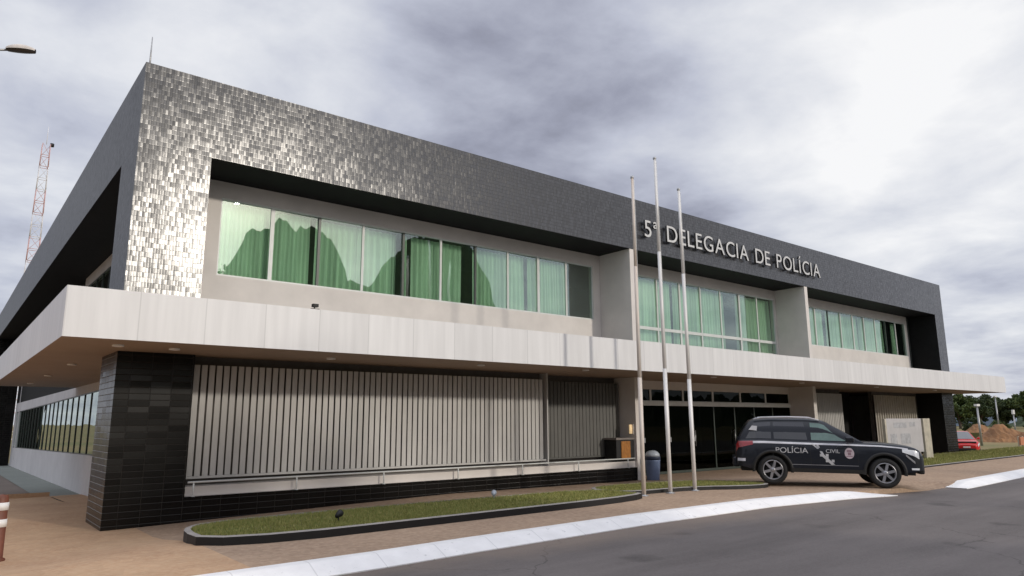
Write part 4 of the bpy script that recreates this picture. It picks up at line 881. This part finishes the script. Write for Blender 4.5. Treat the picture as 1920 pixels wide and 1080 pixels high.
class Car:
    def __init__(s, P): s.P = P
    def w(s, x): return interp(x, *s.P['w'])
    def belt(s, x): return interp(x, *s.P['belt'])
    def side_y(s, x, z):
        bz = s.belt(x); t = (z - 0.3) / max(0.2, bz - 0.3)
        return s.w(x) * interp(t, [-.2, 0, .18, .45, .62, .80, .93, 1.0], [.93, .965, .995, 1.0, .992, .985, .955, .91])
    def zb(s, x):
        z = s.P['sill'] + interp(x, [s.P['x0'], s.P['x0'] + .5, s.P['x1'] - .55, s.P['x1']], [.12, 0, 0, .10])
        for xa in (0, s.P['wb']):
            d = abs(x - xa); R = s.P['ra']
            if d < R: z = max(z, s.P['r'] + math.sqrt(R * R - d * d) * 1.0)
        return z
    def build(s, name, loc, rz, pitch, paint, label, cat, details=True):
        P = s.P; t = empty(name, loc, label, cat, rz=rz); t.rotation_euler = (0, pitch, rz)
        xs = set(np.linspace(P['x0'], P['x1'], 45).tolist())
        for xa in (0, P['wb']):
            for k in np.linspace(-1, 1, 23): xs.add(xa + P['ra'] * math.sin(k * math.pi / 2))
            xs.add(xa - P['ra'] - .002); xs.add(xa + P['ra'] + .002)
        xs = sorted(xs); T = [0, .08, .2, .35, .5, .62, .74, .84, .93, 1.0]; rows = []
        for x in xs:
            zb, bz = s.zb(x), s.belt(x); right = []
            for u in T:
                z = zb + (bz - zb) * u; right.append((x, -s.side_y(x, z), z))
            w1 = s.side_y(x, bz); crown = P.get('crown', .035)
            top = [(x, -w1 * k, bz + crown * (1 - k * k) + .008) for k in (.93, .7, .4, 0, -.4, -.7, -.93)]
            left = [(x, -p[1], p[2]) for p in reversed(right)]
            rows.append(right + top + left)
        q = MB(); q.grid(rows)
        q.face(rows[0]); q.face(rows[-1][::-1])
        # greenhouse shell
        g0, g1 = P['g']; gx = sorted(set(np.linspace(g0, g1, 30).tolist())); rr = []
        for x in gx:
            zr = interp(x, *P['roof']); bz = s.belt(x) - .01; hfull = P['rz'] - bz; k = max(0.0, (zr - bz) / hfull)
            wb = s.side_y(x, s.belt(x)) - .005; wr = wb - P['tum'] * k
            sec = [(x, -wb, bz), (x, -(wb + (wr - wb) * .5) - .008, bz + (zr - bz) * .5), (x, -wr, zr - .05 * k), (x, -wr + .05, zr - .012 * k), (x, -wr * .55, zr + .012), (x, 0, zr + .018)]
            rr.append(sec + [(a, -b_, c) for (a, b_, c) in reversed(sec[:-1])])
        q.grid(rr); q.face(rr[0]); q.face(rr[-1][::-1])
        body = q.build('body', paint, t, local=True, fixn=True)
        q = MB(); q.box(P['x0'] + .15, P['x1'] - .2, -.58, .58, P['sill'] - .06, .85); q.build('underbody', 'trim', t, local=True)
        def glass_y(x, z):
            zr = interp(x, *P['roof']); bz = s.belt(x) - .01; k = max(0.0, (zr - bz) / (P['rz'] - bz)); wb = s.side_y(x, s.belt(x)) - .005
            wr = wb - P['tum'] * k; u = min(1, (z - bz) / max(.05, zr - .05 * k - bz)); return wb + (wr - wb) * u + .008 * (1 - abs(2 * u - 1))
        for (poly, mm) in P['side_glass']:
            for sg in (-1, 1):
                (xa, xb, xc, xd) = poly; n_ = 8; rws = []   # xa,xb bottom ; xc,xd top (left to right)
                for i in range(n_ + 1):
                    v = i / n_; row = []
                    for j in range(n_ + 1):
                        u = j / n_; x = (xa + (xb - xa) * u) * (1 - v) + (xc + (xd - xc) * u) * v
                        zlo = s.belt(x) + .035; zhi = min(interp(x, *P['roof']) - .105, P['rz'] - .115); z = zlo + (zhi - zlo) * v
                        row.append((x, sg * (glass_y(x, z) + .006), z))
                    rws.append(row)
                gq = MB(); gq.grid(rws); gq.build('side_window', mm, t, local=True, fixn=True)
        # windscreen and rear screen
        for nm, (xb_, xt_) in (('windscreen', P['ws']), ('rear_window', P['rw'])):
            rws = []; sgn = 1 if nm == 'windscreen' else -1
            for i in range(7):
                v = i / 6; x = xb_ + (xt_ - xb_) * v; zr = interp(x, *P['roof']); bz = s.belt(x) - .01; k = max(0, (zr - bz) / (P['rz'] - bz)); wr = s.side_y(x, s.belt(x)) - .005 - P['tum'] * k - .07
                rws.append([(x + sgn * .012, wr * u, zr + .018 + .006 - .03 * abs(u) ** 3) for u in np.linspace(-1, 1, 9)])
            gq = MB(); gq.grid(rws); gq.build(nm, 'car_glass', t, local=True, fixn=True)
        def patch(x0, x1, z0f, z1f, eps, nm, mm, par=t, nx=20, nz=3, sides=(-1, 1)):
            for sg in sides:
                rws = []
                for i in range(nx + 1):
                    x = x0 + (x1 - x0) * i / nx; a = z0f(x) if callable(z0f) else z0f; c = z1f(x) if callable(z1f) else z1f
                    rws.append([(x, sg * (s.side_y(x, a + (c - a) * j / nz) + eps), a + (c - a) * j / nz) for j in range(nz + 1)])
                gq = MB(); gq.grid(rws); gq.build(nm, mm, par, local=True, fixn=True)
        s.patch = patch
        # wheels
        for xa in (0, P['wb']):
            for sg in (-1, 1):
                wx = empty_wheel(t, xa, sg, P['r'], P['wy'])
        # arch trim
        if P.get('archtrim'):
            for xa in (0, P['wb']):
                for sg in (-1, 1):
                    rws = []
                    for a in np.linspace(-.12, math.pi + .12, 26):
                        row = []
                        for rad, e in ((P['ra'] - .005, -.05), (P['ra'] - .005, .012), (P['ra'] + .055, .016), (P['ra'] + .07, .001)):
                            x = xa + rad * math.cos(a); z = P['r'] + rad * math.sin(a); row.append((x, sg * (s.side_y(x, max(z, .3)) + e), z))
                        rws.append(row)
                    gq = MB(); gq.grid(rws); gq.build('wheel_arch_trim', 'trim', t, local=True, fixn=True)
        return t, body
def empty_wheel(t, xa, sg, r, wy):
    q = MB(); y = sg * wy; ax = (0, sg, 0)
    q.lathe((xa, y, r), ax, [(-.20, r * .66), (-.21, r * .90), (-.17, r * .985), (-.10, r), (-.04, r * .995), (0.0, r * .93), (.012, r * .80), (.0, r * .70), (-.03, r * .66), (-.20, r * .66)], 36); w = q.build('wheel', 'tyre', t, local=True)
    q = MB(); q.lathe((xa, y, r), ax, [(-.03, r * .665), (.004, r * .68), (.004, r * .62), (-.05, r * .60), (-.12, r * .58)], 36); q.lathe((xa, y, r), ax, [(-.02, .065), (.008, .06), (.012, .03), (.012, 0)], 16)
    for k in range(6):
        a = 2 * math.pi * k / 6 + .26; dr = Vector((math.cos(a), 0, math.sin(a))); tn = Vector((-math.sin(a), 0, math.cos(a)))
        c = Vector((xa, y - sg * .012, r)) + dr * (r * .34)
        q.obox(c, dr, tn, (0, sg, 0), r * .30, .034, .014)
    q.build('rim', 'rim', w, local=True)
    q = MB(); q.lathe((xa, y - sg * .10, r), ax, [(0, r * .57), (.01, r * .57), (.012, .05), (.012, 0)], 24); q.build('brake_disc', 'trim', w, local=True)
    return w
def map_text(s, body, txt, x0, z0, h, mm, t, nm, eps=.006, wide=1.0, shear=0.0):
    me = text_mesh(txt, 0.0); xs = [v.co.x for v in me.vertices]; lo = min(xs); k = h / 0.70
    for v in me.vertices:
        u = (v.co.x - lo) * k * wide; z = z0 + v.co.y * k; x = x0 + u + shear * (z - z0); v.co = (x, -(s.side_y(x, z) + eps), z)
    me.materials.clear(); me.materials.append(M[mm]); o = bpy.data.objects.new(nm, me); COL.objects.link(o); o.parent = t; return o

suvP = dict(x0=-.98, x1=3.86, wb=2.85, r=.40, ra=.475, wy=.93, sill=.40, rz=1.83, tum=.20, crown=.03,
            w=([-.98, -.94, -.8, -.4, .4, 2.2, 3.0, 3.4, 3.65, 3.80, 3.86], [.78, .86, .91, .94, .95, .95, .945, .92, .87, .77, .66]),
            belt=([-.98, -.90, -.3, 1.0, 2.1, 2.35, 2.8, 3.3, 3.6, 3.76, 3.86], [1.06, 1.20, 1.225, 1.20, 1.185, 1.18, 1.17, 1.13, 1.08, 1.00, .86]),
            g=(-.93, 2.42), roof=([-.93, -.86, -.62, -.48, .0, .9, 1.30, 1.48, 2.42], [1.20, 1.30, 1.72, 1.785, 1.825, 1.825, 1.80, 1.73, 1.17]),
            side_glass=[((-.70, .0, -.46, .0), 'car_glass'), ((.07, .95, .07, .88), 'car_glass'), ((1.05, 2.02, 1.05, 1.42), 'car_glass_green')],
            ws=(2.34, 1.44), rw=(-.88, -.64), archtrim=True)
C1 = Car(suvP)
fw = Vector((20.1, 8.99)); rw_ = Vector((18.45, 11.34)); hd = (fw - rw_).normalized(); rz = math.atan2(hd.y, hd.x)
perp = Vector((-hd.y, hd.x))      # left of heading
# visible (right) wheels stand on fw / rw: shift the axle centre line to the left by the half track
org = rw_ + perp * 0.90 - hd * (2.85 - (fw - rw_).length) * .5
suv, sbody = C1.build('police_suv', (org.x, org.y, 0.055), rz, math.radians(1.1), 'car_black', 'black police SUV with POLÍCIA CIVIL livery parked on the driveway ramp', 'suv')
for (a, c) in ((-.86, 3.45),):
    C1.patch(a, c, lambda x: C1.belt(x) - interp(x, [-.9, 3.4], [.10, .075]), lambda x: C1.belt(x) - interp(x, [-.9, 3.4], [.035, .045]), .005, 'livery_stripe', 'silver')
map_text(C1, sbody, 'POLÍCIA', 0.10, .88, .145, 'livery', suv, 'lettering', wide=1.12)
map_text(C1, sbody, 'CIVIL', 1.40, .90, .10, 'livery', suv, 'lettering', wide=1.1)
def side_poly(s, pts, mm, nm, eps=.007):
    q = MB(); q.face([(x, -(s.side_y(x, z) + eps), z) for (x, z) in pts]); q.build(nm, mm, suv, local=True)
for k, (xa, za, xb, zb_, wd) in enumerate(((1.04, 1.13, 1.18, 1.00, .05), (1.16, 1.10, 1.32, .78, .06), (1.26, .84, 1.52, .58, .09))):
    side_poly(C1, [(xa, za), (xb, zb_), (xb + wd, zb_ + .01), (xa + wd, za + .01)], 'livery', 'livery_slash', .007 + k * .001)
for k in range(9):
    x = 1.24 + (k % 3) * .075 + (k // 3) * .07; z = .80 - (k // 3) * .075
    if (k % 2) == 0: side_poly(C1, [(x, z), (x + .07, z), (x + .07, z + .07), (x, z + .07)], 'livery', 'checker_mark', .010)
q = MB(); pts = []
for k in range(28):
    a = 2 * math.pi * k / 28; x = 1.99 + .12 * math.cos(a); z = .90 + .145 * math.sin(a); pts.append((x, -(C1.side_y(x, z) + .007), z))
q.face(pts[::-1]); q.build('crest', 'crest', suv, local=True)
q = MB()
for (x0_, x1_, za, zb2) in ((1.93, 2.05, .94, .985), (1.95, 2.03, .85, .925), (1.91, 2.07, .81, .83)): q.face([(x0_, -(C1.side_y(x0_, za) + .010), za), (x1_, -(C1.side_y(x1_, za) + .010), za), (x1_, -(C1.side_y(x1_, zb2) + .010), zb2), (x0_, -(C1.side_y(x0_, zb2) + .010), zb2)])
q.build('crest_mark', M['crest_dark'], suv, local=True)
# lamps and trim
C1.patch(3.30, 3.72, lambda x: C1.belt(x) - interp(x, [3.3, 3.72], [.17, .24]), lambda x: C1.belt(x) - interp(x, [3.3, 3.72], [.085, .05]), .012, 'headlight', 'headlamp', nx=8)
C1.patch(-.955, -.50, lambda x: C1.belt(x) - interp(x, [-.95, -.5], [.22, .13]), lambda x: C1.belt(x) - .03, .014, 'tail_light', 'taillamp', nx=8)
C1.patch(-.93, -.72, .62, .70, .012, 'rear_reflector', 'silver', nx=5)
C1.patch(3.50, 3.70, .50, .55, .014, 'fog_light', 'headlamp', nx=5)
C1.patch(3.38, 3.60, lambda x: interp(x, [3.38, 3.6], [.86, .66]), lambda x: interp(x, [3.38, 3.6], [.92, .72]), .012, 'bumper_vent', 'rim', nx=6)
C1.patch(.50, 2.35, .36, .47, .022, 'sill_trim', 'trim', nx=10)
for (xa,) in ((.02,), (1.00,), (2.20,)):
    C1.patch(xa, xa + .010, .50, lambda x: C1.belt(x) - .005, .0035, 'door_seam', 'trim', nx=1, nz=10)
C1.patch(.52, 2.2, .56, .575, .004, 'door_moulding', 'rim', nx=12, nz=1)
for xh in (.78, 1.78):
    q = MB()
    for sg in (-1, 1): q.box(xh - .10, xh + .10, sg * (C1.side_y(xh, 1.04)) - .02, sg * C1.side_y(xh, 1.04) + .035 if sg > 0 else -C1.side_y(xh, 1.04) + .02, 1.035, 1.065) if sg > 0 else q.box(xh - .10, xh + .10, -C1.side_y(xh, 1.04) - .035, -C1.side_y(xh, 1.04) + .02, 1.035, 1.065)
    q.build('door_handle', 'car_black', suv, local=True, bevel=.008)
for sg in (-1, 1):
    q = MB(); yy = sg * .69
    q.tube([(-.45, yy, 1.785), (-.25, yy, 1.845), (.4, yy, 1.865), (1.0, yy, 1.855), (1.30, yy, 1.785)], [.014, .02, .02, .02, .014], 8); q.build('roof_rail', 'silver', suv, local=True)
    q = MB(); q.box(1.88, 2.10, sg * 1.12 - .09, sg * 1.12 + .07, 1.185, 1.345) ; q.build('wing_mirror', 'car_black', suv, local=True, bevel=.04)
    q = MB(); q.tube([(1.98, sg * .88, 1.21), (1.98, sg * 1.07, 1.24)], .022, 8); q.build('mirror_arm', 'trim', suv, local=True)
q = MB(); q.box(3.83, 3.90, -.42, .42, .62, .88); q.build('grille', 'trim', suv, local=True, bevel=.02)
q = MB(); q.box(3.72, 3.88, -.62, .62, .38, .60); q.build('front_bumper', 'trim', suv, local=True, bevel=.04)
q = MB(); q.box(-1.06, -.88, -.78, .78, .45, .72); q.build('rear_bumper', 'car_black', suv, local=True, bevel=.04)
q = MB(); q.box(3.895, 3.905, -.20, .20, .47, .56); q.build('number_plate', 'white_paint', suv, local=True)
q = MB(); q.obox((-.47, -.78, 1.52), (.95, 0, .3), (0, 1, 0), (0, 0, 1), .13, .004, .06); 
# rear quarter sticker follows the glass shell
q = MB(); q.face([(-.60, -.805, 1.49), (-.38, -.815, 1.47), (-.36, -.775, 1.60), (-.50, -.765, 1.61)]); q.build('quarter_sticker', 'livery', suv, local=True)
q = MB(); q.tube([(-.30, 0, 1.82), (-.48, 0, 1.96)], [.012, .004], 6); q.build('aerial', 'trim', suv, local=True)

hatP = dict(x0=-.72, x1=3.15, wb=2.42, r=.30, ra=.36, wy=.80, sill=.26, rz=1.46, tum=.20, crown=.03,
            w=([-.72, -.6, -.2, .5, 2.0, 2.7, 3.0, 3.15], [.62, .76, .82, .83, .83, .79, .66, .50]),
            belt=([-.72, -.6, 1.0, 1.9, 2.2, 2.7, 3.0, 3.15], [.88, .96, .95, .93, .91, .82, .70, .60]),
            g=(-.66, 2.05), roof=([-.66, -.35, 0, .8, 1.15, 2.05], [.98, 1.38, 1.44, 1.455, 1.42, .93]),
            side_glass=[((-.36, .55, -.20, .52), 'car_glass'), ((.62, 1.66, .62, 1.12), 'car_glass')], ws=(1.98, 1.16), rw=(-.62, -.38), archtrim=False)
C2 = Car(hatP)
car2, b2_ = C2.build('parked_car', (53.3, 18.95, -0.42), math.radians(-152), 0, 'car_red', 'small red car parked past the right corner of the building', 'car')
C2.patch(2.66, 3.02, lambda x: C2.belt(x) - .15, lambda x: C2.belt(x) - .03, .012, 'headlight', 'headlamp', nx=6)
C2.patch(-.70, -.50, .62, .85, .012, 'tail_light', 'taillamp', nx=4)
q = MB(); q.box(3.10, 3.17, -.5, .5, .30, .44); q.build('grille', 'trim', car2, local=True, bevel=.02)
q = MB(); q.box(3.172, 3.18, -.2, .2, .47, .56); q.build('number_plate', 'white_paint', car2, local=True)
for sg in (-1, 1):
    q = MB(); q.box(1.55, 1.70, sg * .93 - .08, sg * .93 + .08, .96, 1.08); q.build('wing_mirror', 'car_red', car2, local=True, bevel=.03)
print('objects', len(bpy.data.objects))
